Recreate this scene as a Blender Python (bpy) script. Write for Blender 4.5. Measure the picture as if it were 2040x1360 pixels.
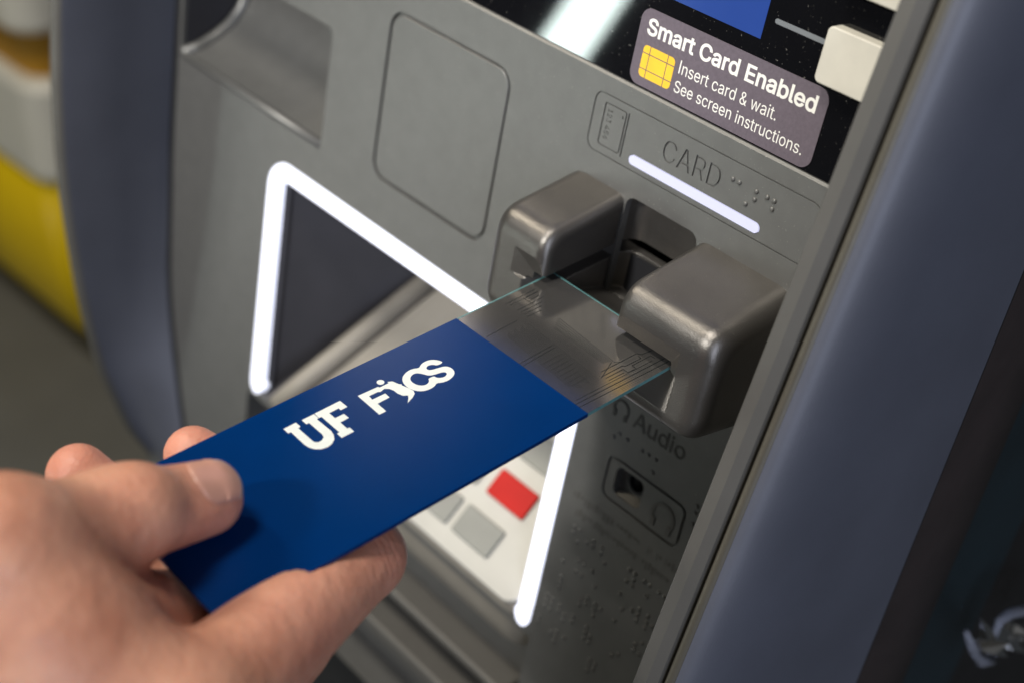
import bpy, math, random
import numpy as np
from mathutils import Vector, Matrix
from mathutils.geometry import delaunay_2d_cdt

# ------------------------------------------------------------------ set-up
for o in list(bpy.data.objects):
    bpy.data.objects.remove(o)
scene = bpy.context.scene
COL = scene.collection
MM = 0.001
random.seed(4)

# solved camera (lens 48.8 mm): rows are world X, Y, Z of the camera's x / y-down / z-forward
CAM = np.array([241.704, -212.744, 236.209])
TILT = math.radians(9.3846)                      # the fascia leans back
U_ = np.array([0.6700064, 0.47434289, -0.57104313])
V_ = np.array([0.16945171, -0.84664587, -0.50445703])
N_ = np.array([-0.72275691, 0.2412252, -0.64763636])
ZC = V_ * math.cos(TILT) + N_ * math.sin(TILT)
YC = -(N_ * math.cos(TILT) - V_ * math.sin(TILT))
MC = np.array([U_, YC, ZC])
FPX = 2765.7
ORG = np.array([0.0, 61.4, 0.0])
VW = np.array([0, math.sin(TILT), math.cos(TILT)])
NW = np.array([0, -math.cos(TILT), math.sin(TILT)])

cam_data = bpy.data.cameras.new('camera')
cam = bpy.data.objects.new('camera', cam_data)
COL.objects.link(cam)
r_, u_, b_ = MC @ np.array([1, 0, 0]), MC @ np.array([0, -1, 0]), -(MC @ np.array([0, 0, 1]))
cam.matrix_world = Matrix(((r_[0], u_[0], b_[0], CAM[0] * MM), (r_[1], u_[1], b_[1], CAM[1] * MM),
                           (r_[2], u_[2], b_[2], CAM[2] * MM), (0, 0, 0, 1)))
cam_data.sensor_width = 36
cam_data.lens = FPX / 2040 * 36
cam_data.clip_start = 0.01
cam_data.clip_end = 60
cam_data.dof.use_dof = True
cam_data.dof.focus_distance = 0.383
cam_data.dof.aperture_fstop = 7.6
scene.camera = cam

world = bpy.data.worlds.new('World')
scene.world = world
world.use_nodes = True
wb = world.node_tree.nodes['Background']
wb.inputs[0].default_value = (0.86, 0.93, 1.0, 1)
wb.inputs[1].default_value = 0.035

scene.view_settings.view_transform = 'Standard'
scene.view_settings.look = 'None'
scene.view_settings.exposure = 0
scene.view_settings.gamma = 1
scene.view_settings.use_curve_mapping = False
scene.render.resolution_x, scene.render.resolution_y = 1024, 682


def area(name, loc, target, sx, sy, power, col, roll=0.0):
    d = bpy.data.lights.new(name, 'AREA')
    d.shape = 'RECTANGLE'
    d.size, d.size_y = sx, sy
    d.energy = power
    d.color = col
    o = bpy.data.objects.new(name, d)
    COL.objects.link(o)
    o.location = loc
    q = (Vector(target) - Vector(loc)).to_track_quat('-Z', 'Y')
    o.rotation_euler = (q.to_matrix().to_4x4() @ Matrix.Rotation(roll, 4, 'Z')).to_euler()
    return o


# ceiling luminaires of the shop, then unseen fill lights added beside them
area('ceiling_lamp', (-0.22, -0.50, 1.75), (0, -0.05, 0), 0.40, 0.40, 22, (1.0, 0.95, 0.87))
area('ceiling_lamp', (-1.15, -0.36, 1.20), (0, -0.05, 0), 0.20, 0.20, 9, (1.0, 0.90, 0.74))
area('low_fill_light', (-1.85, -1.85, -0.80), (-0.05, 0, 0), 0.8, 0.42, 2.6, (1.0, 0.99, 0.96))  # unseen fill added low at left to brighten the front faces
area('right_fill_light', (1.45, -0.85, 0.42), (0.05, -0.05, 0), 0.6, 1.5, 15, (0.74, 0.81, 1.0))  # unseen bluish fill added from the right, for the rails
sp = bpy.data.lights.new('falloff_spot', 'SPOT')                 # unseen spot added; its soft cone shapes the falloff on the fascia
sp.energy = 235; sp.color = (1.0, 0.985, 0.945); sp.spot_size = math.radians(20); sp.spot_blend = 1.0; sp.shadow_soft_size = 0.09
so = bpy.data.objects.new('falloff_spot', sp); COL.objects.link(so)
so.location = (-0.28, -1.75, 1.30)
so.rotation_euler = (Vector((-0.175, 0.07, 0.135)) - Vector(so.location)).to_track_quat('-Z', 'Y').to_euler()


# ------------------------------------------------------------------ helpers
def P(u, v, n=0.0):
    w = ORG + np.array([u, 0, 0]) + VW * v + NW * n
    return (w[0] * MM, w[1] * MM, w[2] * MM)


def ray(x, y):
    return MC @ np.array([(x - 1020) / FPX, (y - 680) / FPX, 1.0])


def onz(x, y, z):
    d = ray(x, y)
    return CAM + d * (z - CAM[2]) / d[2]


def onx(x, y, X):
    d = ray(x, y)
    return CAM + d * (X - CAM[0]) / d[0]


def uvn(w):
    w = np.asarray(w, float) - ORG
    return w[0], w @ VW, w @ NW


def empty(name, loc, label, cat, group=None):
    o = bpy.data.objects.new(name, None)
    COL.objects.link(o)
    o.location = loc
    o.empty_display_size = 0.02
    tag(o, label, cat, group)
    return o


def tag(o, label=None, cat=None, group=None, kind=None):
    if label: o['label'] = label
    if cat: o['category'] = cat
    if group: o['group'] = group
    if kind: o['kind'] = kind
    return o


def link(name, me, parent=None, label=None):
    o = bpy.data.objects.new(name, me)
    COL.objects.link(o)
    if parent is not None:
        o.parent = parent
        if parent.type == 'EMPTY':
            o.matrix_parent_inverse = Matrix.Translation(parent.location).inverted()
    if label: o['label'] = label
    return o


def mesh(name, verts, faces, mats, parent=None, label=None, smooth=False, mi=None, fix=False):
    me = bpy.data.meshes.new(name)
    me.from_pydata([tuple(map(float, v)) for v in verts], [], [tuple(map(int, f)) for f in faces])
    if not isinstance(mats, (list, tuple)): mats = [mats]
    for m in mats: me.materials.append(m)
    if mi is not None: me.polygons.foreach_set('material_index', np.array(mi, dtype=np.int32))
    if smooth: me.polygons.foreach_set('use_smooth', np.ones(len(me.polygons), dtype=bool))
    if fix:
        import bmesh
        bm = bmesh.new(); bm.from_mesh(me)
        bmesh.ops.remove_doubles(bm, verts=bm.verts, dist=1e-6)
        bmesh.ops.recalc_face_normals(bm, faces=bm.faces)
        bm.to_mesh(me); bm.free()
    me.update()
    return link(name, me, parent, label)


def bevel(o, w, seg=3, angle=30):
    m = o.modifiers.new('bevel', 'BEVEL')
    m.width = w * MM; m.segments = seg; m.limit_method = 'ANGLE'; m.angle_limit = math.radians(angle)
    m.harden_normals = False
    for p in o.data.polygons: p.use_smooth = True
    wn = o.modifiers.new('normals', 'WEIGHTED_NORMAL'); wn.weight = 100
    return o


def rrect(u0, u1, v0, v1, r, seg=6):
    pts = []
    for cx, cy, a0 in ((u1 - r, v1 - r, 0), (u0 + r, v1 - r, 90), (u0 + r, v0 + r, 180), (u1 - r, v0 + r, 270)):
        for k in range(seg + 1):
            a = math.radians(a0 + 90 * k / seg)
            pts.append((cx + r * math.cos(a), cy + r * math.sin(a)))
    return pts


def capsule(u0, u1, v0, v1, seg=10):
    return rrect(u0, u1, v0, v1, (v1 - v0) / 2 - 1e-3, seg)


def prism(name, loop, n0, n1, mat, parent=None, label=None, fr=P, bev=0, seg=3, smooth=False):
    k = len(loop)
    vs = [fr(a, b, n0) for a, b in loop] + [fr(a, b, n1) for a, b in loop]
    fs = [tuple(range(k, 2 * k)), tuple(range(k - 1, -1, -1))]
    fs += [(i, (i + 1) % k, k + (i + 1) % k, k + i) for i in range(k)]
    o = mesh(name, vs, fs, mat, parent, label)
    if bev: bevel(o, bev, seg)
    return o


def inside(px, py, loop):
    L = np.asarray(loop, float)
    x0, y0 = L[:, 0], L[:, 1]
    x1, y1 = np.roll(x0, -1), np.roll(y0, -1)
    res = np.zeros(len(px), bool)
    for a, b, c, d in zip(x0, y0, x1, y1):
        if b == d: continue
        cond = ((b > py) != (d > py)) & (px < (c - a) * (py - b) / (d - b) + a)
        res ^= cond
    return res


def wind(px, py, loop):
    L = np.asarray(loop, float)
    w = np.zeros(len(px), int)
    for (a, b), (c, d) in zip(L, np.roll(L, -1, 0)):
        side = (c - a) * (py - b) - (px - a) * (d - b)
        w += ((b <= py) & (d > py) & (side > 0)).astype(int) - ((b > py) & (d <= py) & (side < 0)).astype(int)
    return w


def sheet(name, outline, regions, mat, parent=None, label=None, n_top=0.0, fr=P, extra=None):
    """flat plate in 2-D with stepped regions: regions = [(list of loops, depth, open?)]"""
    pts, edges, idx = [], [], {}
    def add(loop):
        ids = []
        for p in loop:
            k = (round(p[0], 4), round(p[1], 4))
            if k not in idx:
                idx[k] = len(pts); pts.append(Vector(k))
            ids.append(idx[k])
        for i in range(len(ids)):
            a, b = ids[i], ids[(i + 1) % len(ids)]
            if a != b: edges.append((a, b))
    add(outline)
    for loops, d, op in regions:
        for l in loops: add(l)
    vo, eo, fo = delaunay_2d_cdt(pts, edges, [], 0, 1e-5)[:3]
    V = np.array([(v.x, v.y) for v in vo])
    F = [tuple(f) for f in fo]
    c = np.array([V[list(f)].mean(0) for f in F])
    lev = np.where(inside(c[:, 0], c[:, 1], outline), 0, -1)
    depth = {0: 0.0, -1: None}
    opn = {0: False}
    for k, (loops, d, op) in enumerate(regions, 1):
        m = np.zeros(len(F), bool)
        if d <= 0.5 and len(loops) > 2: m = sum(wind(c[:, 0], c[:, 1], l) for l in loops) != 0
        else:
            for l in loops: m ^= inside(c[:, 0], c[:, 1], l)
        lev[m & (lev >= 0)] = k
        depth[k], opn[k] = d, op
    vs, fs, vid = [], [], {}
    def vert(i, dz):
        k = (i, round(dz, 4))
        if k not in vid:
            vid[k] = len(vs); vs.append(fr(V[i, 0], V[i, 1], n_top - dz))
        return vid[k]
    ed = {}
    for f, l in zip(F, lev):
        a, b, d = (V[i] for i in f)
        if (b[0] - a[0]) * (d[1] - a[1]) - (b[1] - a[1]) * (d[0] - a[0]) < 0: f = f[::-1]
        if l >= 0 and not opn[l]:
            fs.append(tuple(vert(i, depth[l]) for i in f))
        for i in range(3):
            ed.setdefault(frozenset((f[i], f[(i + 1) % 3])), []).append((l, f[i], f[(i + 1) % 3]))
    for e, L in ed.items():
        if len(L) == 2 and L[0][0] != L[1][0] and L[0][0] >= 0 and L[1][0] >= 0:
            A, B = sorted(L, key=lambda q: depth[q[0]])
            if depth[A[0]] == depth[B[0]]: continue
            fs.append((vert(A[2], depth[A[0]]), vert(A[1], depth[A[0]]), vert(A[1], depth[B[0]]), vert(A[2], depth[B[0]])))
    if extra:
        for q in extra:
            b0 = len(vs); vs.extend(fr(*p) for p in q); fs.append(tuple(range(b0, b0 + len(q))))
    return mesh(name, vs, fs, mat, parent, label)


# outlines of the plain grotesque letters used on the machine: advance width, loops
GLYPHS = {
    '&': (0.448, [[(.197,-.007),(.165,-.005),(.136,.001),(.11,.012),(.088,.026),(.069,.042),(.054,.062),(.043,.084),(.036,.108),(.034,.133),(.036,.154),(.04,.173),(.047,.189),(.058,.205),(.07,.22),(.085,.235),(.101,.249),(.12,.264),(.14,.279),(.216,.335),(.223,.34),(.23,.346),(.237,.352),(.243,.359),(.249,.367),(.255,.375),(.259,.384),(.261,.394),(.262,.405),(.26,.42),(.255,.434),(.245,.445),(.233,.454),(.219,.459),(.201,.461),(.189,.46),(.178,.457),(.168,.453),(.159,.447),(.151,.44),(.145,.431),(.141,.421),(.138,.411),(.137,.399),(.138,.386),(.141,.375),(.145,.363),(.152,.352),(.159,.34),(.169,.327),(.179,.314),(.191,.3),(.204,.284),(.438,.0),(.364,.0),(.171,.231),(.153,.254),(.136,.274),(.121,.293),(.108,.31),(.096,.327),(.087,.344),(.081,.361),(.077,.379),(.075,.398),(.077,.42),(.082,.44),(.091,.458),(.102,.474),(.117,.488),(.134,.499),(.154,.507),(.176,.512),(.2,.513),(.224,.512),(.246,.507),(.266,.499),(.283,.488),(.297,.475),(.308,.459),(.317,.442),(.322,.424),(.324,.404),(.323,.389),(.32,.375),(.315,.362),(.309,.349),(.301,.336),(.291,.325),(.281,.314),(.269,.303),(.256,.293),(.154,.217),(.135,.202),(.121,.188),(.11,.174),(.103,.161),(.098,.146),(.097,.131),(.098,.115),(.102,.101),(.109,.087),(.118,.076),(.13,.066),(.143,.057),(.158,.051),(.175,.048),(.193,.046),(.213,.048),(.232,.052),(.251,.059),(.269,.069),(.286,.081),(.301,.095),(.315,.112),(.327,.131),(.336,.151),(.343,.174),(.348,.198),(.349,.224),(.408,.224),(.406,.194),(.403,.167),(.397,.144),(.389,.124),(.38,.107),(.371,.092),(.361,.08),(.353,.07),(.345,.062),(.333,.047),(.315,.03),(.294,.017),(.271,.007),(.246,-.001),(.221,-.005)]]),
    '.': (0.188, [[(.095,-.004),(.083,-.003),(.073,.001),(.063,.009),(.055,.018),(.051,.029),(.05,.041),(.051,.053),(.055,.064),(.063,.073),(.073,.081),(.083,.085),(.095,.087),(.107,.085),(.118,.081),(.128,.073),(.135,.064),(.14,.053),(.141,.041),(.14,.029),(.135,.018),(.128,.009),(.118,.001),(.107,-.003)]]),
    '1': (0.453, [[(.076,.0),(.076,.055),(.391,.055),(.391,.0)],[(.276,.509),(.276,.0),(.212,.0),(.212,.448),(.209,.448),(.086,.358),(.086,.427),(.198,.509)]]),
    '2': (0.453, [[(.064,.0),(.064,.047),(.234,.229),(.252,.248),(.268,.266),(.282,.282),(.294,.298),(.303,.312),(.311,.327),(.316,.341),(.319,.356),(.32,.371),(.319,.389),(.315,.405),(.308,.419),(.298,.431),(.287,.441),(.273,.449),(.258,.455),(.241,.458),(.224,.46),(.205,.458),(.188,.454),(.172,.447),(.159,.438),(.148,.427),(.139,.413),(.132,.398),(.128,.381),(.127,.362),(.066,.362),(.068,.391),(.075,.418),(.086,.442),(.102,.464),(.121,.482),(.143,.496),(.168,.507),(.196,.513),(.225,.516),(.254,.513),(.281,.507),(.306,.497),(.328,.482),(.346,.465),(.361,.445),(.372,.423),(.379,.398),(.381,.372),(.38,.354),(.377,.336),(.371,.318),(.363,.299),(.351,.28),(.336,.259),(.317,.235),(.294,.209),(.267,.18),(.153,.06),(.153,.057),(.389,.057),(.389,.0)]]),
    '3': (0.453, [[(.218,-.007),(.188,-.005),(.159,.001),(.133,.01),(.108,.022),(.088,.038),(.07,.057),(.057,.079),(.048,.104),(.044,.132),(.109,.132),(.112,.115),(.118,.1),(.126,.087),(.137,.076),(.15,.066),(.165,.059),(.182,.054),(.2,.051),(.219,.05),(.239,.051),(.258,.055),(.275,.061),(.291,.069),(.304,.08),(.315,.093),(.323,.108),(.328,.125),(.329,.145),(.328,.163),(.323,.18),(.316,.196),(.306,.211),(.292,.223),(.275,.234),(.254,.241),(.229,.246),(.201,.248),(.157,.248),(.157,.299),(.288,.448),(.288,.452),(.07,.452),(.07,.509),(.372,.509),(.372,.461),(.211,.278),(.211,.289),(.247,.29),(.279,.286),(.308,.276),(.333,.262),(.354,.244),(.371,.222),(.383,.198),(.391,.173),(.393,.145),(.39,.116),(.383,.09),(.37,.066),(.354,.045),(.333,.027),(.309,.012),(.281,.002),(.251,-.005)]]),
    '4': (0.453, [[(.04,.105),(.04,.158),(.247,.509),(.311,.509),(.109,.166),(.109,.163),(.413,.163),(.413,.105)],[(.282,.0),(.282,.121),(.282,.146),(.282,.318),(.343,.318),(.343,.0)]]),
    '5': (0.453, [[(.221,-.007),(.192,-.005),(.165,.001),(.14,.011),(.118,.025),(.099,.041),(.083,.06),(.071,.082),(.063,.105),(.06,.13),(.122,.13),(.125,.115),(.13,.102),(.138,.089),(.148,.078),(.16,.068),(.173,.06),(.188,.054),(.204,.051),(.221,.05),(.241,.051),(.259,.056),(.276,.064),(.291,.075),(.304,.089),(.314,.104),(.322,.122),(.326,.141),(.328,.162),(.326,.183),(.321,.203),(.314,.221),(.303,.237),(.29,.251),(.275,.262),(.257,.27),(.238,.275),(.218,.277),(.201,.276),(.184,.273),(.167,.268),(.152,.262),(.139,.255),(.128,.246),(.067,.253),(.096,.509),(.366,.509),(.366,.452),(.151,.452),(.134,.301),(.136,.301),(.148,.311),(.162,.318),(.178,.325),(.194,.33),(.212,.333),(.229,.334),(.252,.332),(.274,.328),(.294,.321),(.313,.311),(.33,.299),(.345,.285),(.358,.269),(.37,.251),(.379,.231),(.386,.21),(.39,.187),(.391,.163),(.388,.132),(.381,.102),(.369,.076),(.352,.052),(.332,.032),(.309,.015),(.282,.003),(.253,-.004)]]),
    '6': (0.453, [[(.226,-.007),(.196,-.004),(.168,.003),(.142,.015),(.119,.031),(.1,.051),(.084,.074),(.073,.101),(.066,.13),(.064,.162),(.065,.187),(.071,.212),(.08,.239),(.093,.268),(.112,.302),(.137,.34),(.252,.509),(.322,.509),(.151,.261),(.145,.261),(.151,.27),(.157,.279),(.165,.288),(.174,.295),(.184,.302),(.196,.307),(.208,.311),(.221,.313),(.235,.314),(.265,.312),(.291,.305),(.316,.295),(.337,.28),(.355,.262),(.37,.24),(.38,.215),(.387,.187),(.389,.157),(.387,.127),(.379,.098),(.368,.073),(.352,.05),(.333,.03),(.31,.014),(.284,.003),(.257,-.004)],[(.226,.048),(.245,.05),(.263,.055),(.279,.063),(.293,.073),(.304,.086),(.314,.101),(.322,.119),(.326,.137),(.327,.157),(.326,.178),(.322,.196),(.314,.213),(.304,.228),(.293,.241),(.279,.251),(.263,.259),(.245,.264),(.226,.265),(.207,.264),(.19,.259),(.174,.252),(.16,.241),(.148,.229),(.138,.214),(.131,.197),(.126,.179),(.125,.158),(.126,.138),(.131,.119),(.138,.102),(.148,.086),(.16,.073),(.174,.063),(.19,.055),(.207,.05)]]),
    'A': (0.48, [[(.016,.0),(.201,.509),(.276,.509),(.463,.0),(.395,.0),(.287,.302),(.28,.323),(.272,.346),(.264,.372),(.255,.402),(.244,.438),(.232,.478),(.245,.478),(.233,.437),(.222,.402),(.213,.371),(.204,.345),(.197,.322),(.191,.302),(.085,.0)],[(.11,.142),(.11,.199),(.37,.199),(.37,.142)]]),
    'C': (0.51, [[(.267,-.007),(.225,-.003),(.186,.007),(.15,.025),(.119,.049),(.092,.079),(.07,.115),(.053,.157),(.044,.203),(.04,.254),(.044,.305),(.053,.352),(.07,.393),(.092,.429),(.119,.459),(.15,.484),(.186,.501),(.225,.512),(.267,.516),(.293,.514),(.317,.511),(.34,.504),(.362,.496),(.383,.485),(.402,.471),(.419,.456),(.435,.438),(.448,.418),(.459,.397),(.467,.373),(.473,.348),(.408,.348),(.404,.365),(.397,.38),(.389,.395),(.38,.407),(.369,.418),(.357,.428),(.344,.437),(.33,.444),(.315,.449),(.3,.453),(.284,.455),(.267,.456),(.237,.453),(.209,.445),(.184,.432),(.161,.414),(.141,.391),(.125,.364),(.113,.332),(.106,.295),(.103,.254),(.106,.213),(.113,.177),(.125,.145),(.141,.117),(.161,.094),(.184,.076),(.21,.063),(.237,.056),(.267,.053),(.284,.054),(.3,.056),(.315,.06),(.33,.065),(.344,.072),(.357,.081),(.369,.09),(.38,.102),(.389,.114),(.397,.128),(.404,.144),(.408,.16),(.473,.16),(.467,.135),(.459,.112),(.448,.091),(.435,.071),(.42,.053),(.402,.038),(.383,.024),(.363,.013),(.341,.005),(.317,-.002),(.293,-.006)]]),
    'D': (0.502, [[(.219,.0),(.096,.0),(.096,.057),(.215,.057),(.254,.06),(.288,.068),(.318,.081),(.343,.099),(.363,.122),(.379,.149),(.39,.181),(.397,.216),(.399,.255),(.397,.294),(.39,.329),(.379,.361),(.364,.388),(.344,.41),(.32,.428),(.291,.441),(.258,.449),(.221,.452),(.093,.452),(.093,.509),(.225,.509),(.273,.505),(.315,.495),(.353,.478),(.385,.455),(.412,.426),(.433,.391),(.449,.351),(.458,.306),(.462,.255),(.458,.205),(.449,.159),(.433,.119),(.411,.083),(.384,.054),(.351,.031),(.312,.014),(.268,.003)],[(.125,.509),(.125,.0),(.06,.0),(.06,.509)]]),
    'E': (0.419, [[(.06,.0),(.06,.509),(.372,.509),(.372,.452),(.125,.452),(.125,.286),(.355,.286),(.355,.229),(.125,.229),(.125,.057),(.375,.057),(.375,.0)]]),
    'I': (0.3, [[(.031,.0),(.031,.057),(.118,.057),(.118,.452),(.031,.452),(.031,.509),(.269,.509),(.269,.452),(.183,.452),(.183,.057),(.269,.057),(.269,.0)]]),
    'R': (0.449, [[(.06,.0),(.06,.509),(.236,.509),(.273,.506),(.305,.5),(.333,.489),(.356,.473),(.376,.455),(.39,.433),(.401,.408),(.407,.381),(.409,.352),(.407,.323),(.401,.296),(.39,.271),(.376,.25),(.356,.232),(.333,.217),(.305,.206),(.273,.2),(.236,.198),(.096,.198),(.096,.255),(.234,.255),(.258,.256),(.28,.26),(.298,.267),(.313,.276),(.325,.287),(.334,.3),(.34,.316),(.344,.333),(.345,.352),(.344,.371),(.34,.389),(.334,.405),(.325,.419),(.313,.43),(.298,.44),(.279,.446),(.258,.451),(.233,.452),(.125,.452),(.125,.0)],[(.353,.0),(.23,.229),(.303,.229),(.428,.0)]]),
    'S': (0.447, [[(.224,-.009),(.188,-.007),(.156,-.001),(.128,.009),(.102,.023),(.081,.04),(.064,.06),(.051,.083),(.042,.109),(.038,.137),(.104,.137),(.108,.118),(.114,.102),(.123,.088),(.136,.076),(.15,.066),(.166,.059),(.185,.053),(.204,.05),(.224,.049),(.246,.05),(.267,.054),(.286,.06),(.303,.069),(.317,.079),(.329,.092),(.338,.106),(.344,.122),(.346,.139),(.344,.154),(.34,.168),(.332,.179),(.322,.189),(.31,.197),(.296,.205),(.28,.211),(.263,.217),(.245,.222),(.184,.239),(.145,.253),(.112,.269),(.086,.289),(.067,.313),(.056,.341),(.052,.372),(.054,.4),(.062,.425),(.075,.448),(.092,.468),(.113,.484),(.138,.498),(.165,.508),(.195,.514),(.227,.516),(.259,.514),(.289,.508),(.316,.498),(.34,.484),(.36,.468),(.377,.449),(.39,.427),(.398,.403),(.401,.378),(.337,.378),(.332,.402),(.32,.421),(.302,.437),(.28,.449),(.254,.456),(.225,.459),(.204,.457),(.185,.454),(.167,.448),(.152,.44),(.139,.43),(.129,.418),(.121,.405),(.117,.391),(.115,.376),(.117,.359),(.122,.345),(.131,.334),(.142,.324),(.155,.315),(.169,.308),(.184,.302),(.198,.297),(.212,.293),(.264,.279),(.279,.275),(.295,.27),(.312,.264),(.328,.256),(.344,.248),(.359,.238),(.372,.226),(.384,.213),(.395,.198),(.402,.18),(.407,.161),(.408,.139),(.406,.112),(.399,.087),(.386,.064),(.37,.043),(.349,.025),(.323,.011),(.294,-.0),(.261,-.007)]]),
    'a': (0.389, [[(.16,-.009),(.137,-.007),(.115,-.003),(.094,.005),(.076,.015),(.06,.029),(.048,.045),(.038,.063),(.032,.084),(.03,.108),(.032,.128),(.036,.146),(.043,.161),(.053,.174),(.064,.184),(.078,.193),(.092,.2),(.108,.206),(.125,.211),(.143,.214),(.161,.217),(.178,.22),(.2,.223),(.218,.225),(.234,.227),(.247,.229),(.257,.231),(.265,.235),(.271,.24),(.274,.246),(.276,.255),(.276,.257),(.275,.272),(.272,.285),(.267,.297),(.26,.307),(.251,.315),(.24,.322),(.227,.327),(.212,.33),(.196,.331),(.178,.33),(.163,.327),(.149,.322),(.137,.316),(.127,.309),(.118,.301),(.11,.292),(.104,.283),(.1,.274),(.041,.291),(.051,.313),(.064,.331),(.079,.346),(.095,.358),(.114,.368),(.133,.375),(.153,.38),(.173,.383),(.194,.384),(.208,.384),(.223,.382),(.239,.379),(.255,.375),(.271,.369),(.286,.36),(.3,.35),(.312,.336),(.322,.32),(.33,.301),(.335,.278),(.337,.251),(.337,.0),(.277,.0),(.277,.052),(.272,.052),(.267,.043),(.26,.034),(.252,.025),(.242,.016),(.229,.008),(.215,.001),(.199,-.004),(.181,-.007)],[(.17,.045),(.192,.047),(.211,.051),(.228,.059),(.242,.068),(.254,.08),(.263,.093),(.27,.108),(.274,.122),(.276,.138),(.276,.19),(.272,.187),(.267,.184),(.259,.182),(.251,.18),(.241,.178),(.231,.176),(.221,.174),(.21,.173),(.2,.171),(.191,.17),(.182,.169),(.175,.168),(.161,.166),(.147,.163),(.134,.159),(.122,.153),(.112,.147),(.103,.139),(.097,.13),(.093,.118),(.092,.105),(.093,.093),(.096,.082),(.102,.072),(.109,.064),(.119,.057),(.13,.052),(.142,.048),(.156,.046)]]),
    'b': (0.424, [[(.229,-.008),(.208,-.007),(.189,-.003),(.172,.004),(.159,.012),(.147,.021),(.138,.031),(.13,.041),(.123,.05),(.118,.059),(.112,.059),(.112,.0),(.053,.0),(.053,.509),(.114,.509),(.114,.319),(.118,.319),(.123,.327),(.13,.336),(.137,.346),(.147,.355),(.158,.364),(.171,.373),(.188,.379),(.207,.383),(.229,.384),(.259,.382),(.287,.374),(.313,.361),(.335,.342),(.354,.32),(.37,.293),(.381,.261),(.388,.227),(.39,.189),(.388,.151),(.381,.116),(.37,.084),(.355,.057),(.336,.034),(.313,.016),(.288,.003),(.26,-.006)],[(.22,.047),(.242,.049),(.262,.055),(.279,.066),(.294,.08),(.306,.097),(.316,.117),(.323,.139),(.327,.163),(.328,.189),(.327,.215),(.323,.239),(.316,.261),(.307,.281),(.295,.298),(.28,.311),(.262,.322),(.243,.328),(.22,.33),(.198,.328),(.178,.322),(.161,.312),(.147,.299),(.134,.282),(.125,.263),(.118,.241),(.114,.216),(.113,.189),(.114,.162),(.118,.138),(.125,.115),(.135,.095),(.147,.078),(.162,.065),(.179,.055),(.198,.049)]]),
    'c': (0.396, [[(.207,-.008),(.174,-.005),(.144,.003),(.117,.016),(.093,.035),(.072,.058),(.056,.085),(.044,.116),(.037,.15),(.034,.187),(.037,.225),(.044,.26),(.056,.291),(.072,.318),(.093,.341),(.117,.36),(.144,.374),(.174,.382),(.207,.384),(.226,.384),(.243,.381),(.26,.377),(.276,.371),(.291,.364),(.305,.356),(.318,.346),(.33,.335),(.34,.322),(.349,.308),(.356,.293),(.362,.277),(.303,.262),(.3,.272),(.295,.281),(.29,.289),(.284,.297),(.278,.304),(.27,.311),(.261,.316),(.252,.321),(.242,.325),(.231,.328),(.22,.329),(.207,.33),(.184,.328),(.163,.321),(.145,.31),(.13,.296),(.118,.278),(.108,.258),(.102,.236),(.098,.212),(.096,.187),(.098,.163),(.102,.139),(.108,.117),(.118,.097),(.13,.08),(.145,.066),(.163,.055),(.184,.049),(.207,.046),(.22,.047),(.232,.049),(.243,.052),(.253,.055),(.262,.06),(.271,.066),(.279,.073),(.285,.08),(.292,.089),(.297,.098),(.301,.107),(.304,.117),(.363,.102),(.357,.086),(.35,.07),(.341,.056),(.331,.043),(.319,.032),(.306,.021),(.292,.012),(.277,.005),(.261,-.001),(.244,-.005),(.226,-.007)]]),
    'd': (0.424, [[(.195,-.008),(.165,-.006),(.137,.003),(.111,.016),(.089,.034),(.07,.057),(.055,.084),(.043,.116),(.036,.151),(.034,.189),(.036,.227),(.043,.261),(.055,.293),(.07,.32),(.089,.342),(.112,.361),(.137,.374),(.165,.382),(.196,.384),(.218,.383),(.237,.379),(.253,.373),(.267,.364),(.278,.355),(.287,.346),(.295,.336),(.301,.327),(.306,.319),(.311,.319),(.311,.509),(.372,.509),(.372,.0),(.313,.0),(.313,.059),(.307,.059),(.301,.05),(.295,.041),(.287,.031),(.277,.021),(.266,.012),(.252,.004),(.236,-.003),(.217,-.007)],[(.205,.047),(.226,.049),(.246,.055),(.263,.065),(.278,.078),(.29,.095),(.299,.115),(.306,.138),(.31,.162),(.312,.189),(.31,.216),(.306,.241),(.3,.263),(.29,.282),(.278,.299),(.263,.312),(.246,.322),(.227,.328),(.205,.33),(.182,.328),(.162,.322),(.145,.311),(.13,.298),(.118,.281),(.108,.261),(.102,.239),(.098,.215),(.096,.189),(.098,.163),(.102,.139),(.109,.117),(.118,.097),(.13,.08),(.145,.066),(.162,.055),(.182,.049)]]),
    'e': (0.404, [[(.212,-.008),(.177,-.005),(.145,.003),(.117,.016),(.092,.035),(.072,.058),(.056,.085),(.044,.116),(.037,.15),(.034,.187),(.036,.224),(.044,.258),(.055,.29),(.071,.317),(.091,.34),(.115,.359),(.142,.373),(.172,.382),(.205,.384),(.226,.383),(.246,.38),(.266,.374),(.285,.366),(.303,.355),(.319,.341),(.334,.324),(.347,.305),(.357,.282),(.365,.256),(.37,.227),(.371,.194),(.371,.169),(.075,.169),(.075,.221),(.338,.221),(.31,.202),(.308,.226),(.304,.248),(.298,.269),(.288,.286),(.277,.301),(.263,.314),(.246,.323),(.227,.328),(.205,.33),(.183,.328),(.164,.323),(.146,.313),(.131,.301),(.119,.286),(.109,.27),(.102,.251),(.097,.231),(.096,.211),(.096,.178),(.098,.151),(.102,.127),(.11,.106),(.121,.088),(.135,.073),(.151,.061),(.169,.053),(.19,.048),(.212,.046),(.227,.047),(.241,.049),(.254,.053),(.265,.058),(.276,.065),(.285,.073),(.294,.082),(.3,.093),(.306,.105),(.365,.091),(.358,.072),(.348,.055),(.335,.039),(.32,.026),(.302,.014),(.283,.004),(.261,-.003),(.237,-.007)]]),
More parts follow.
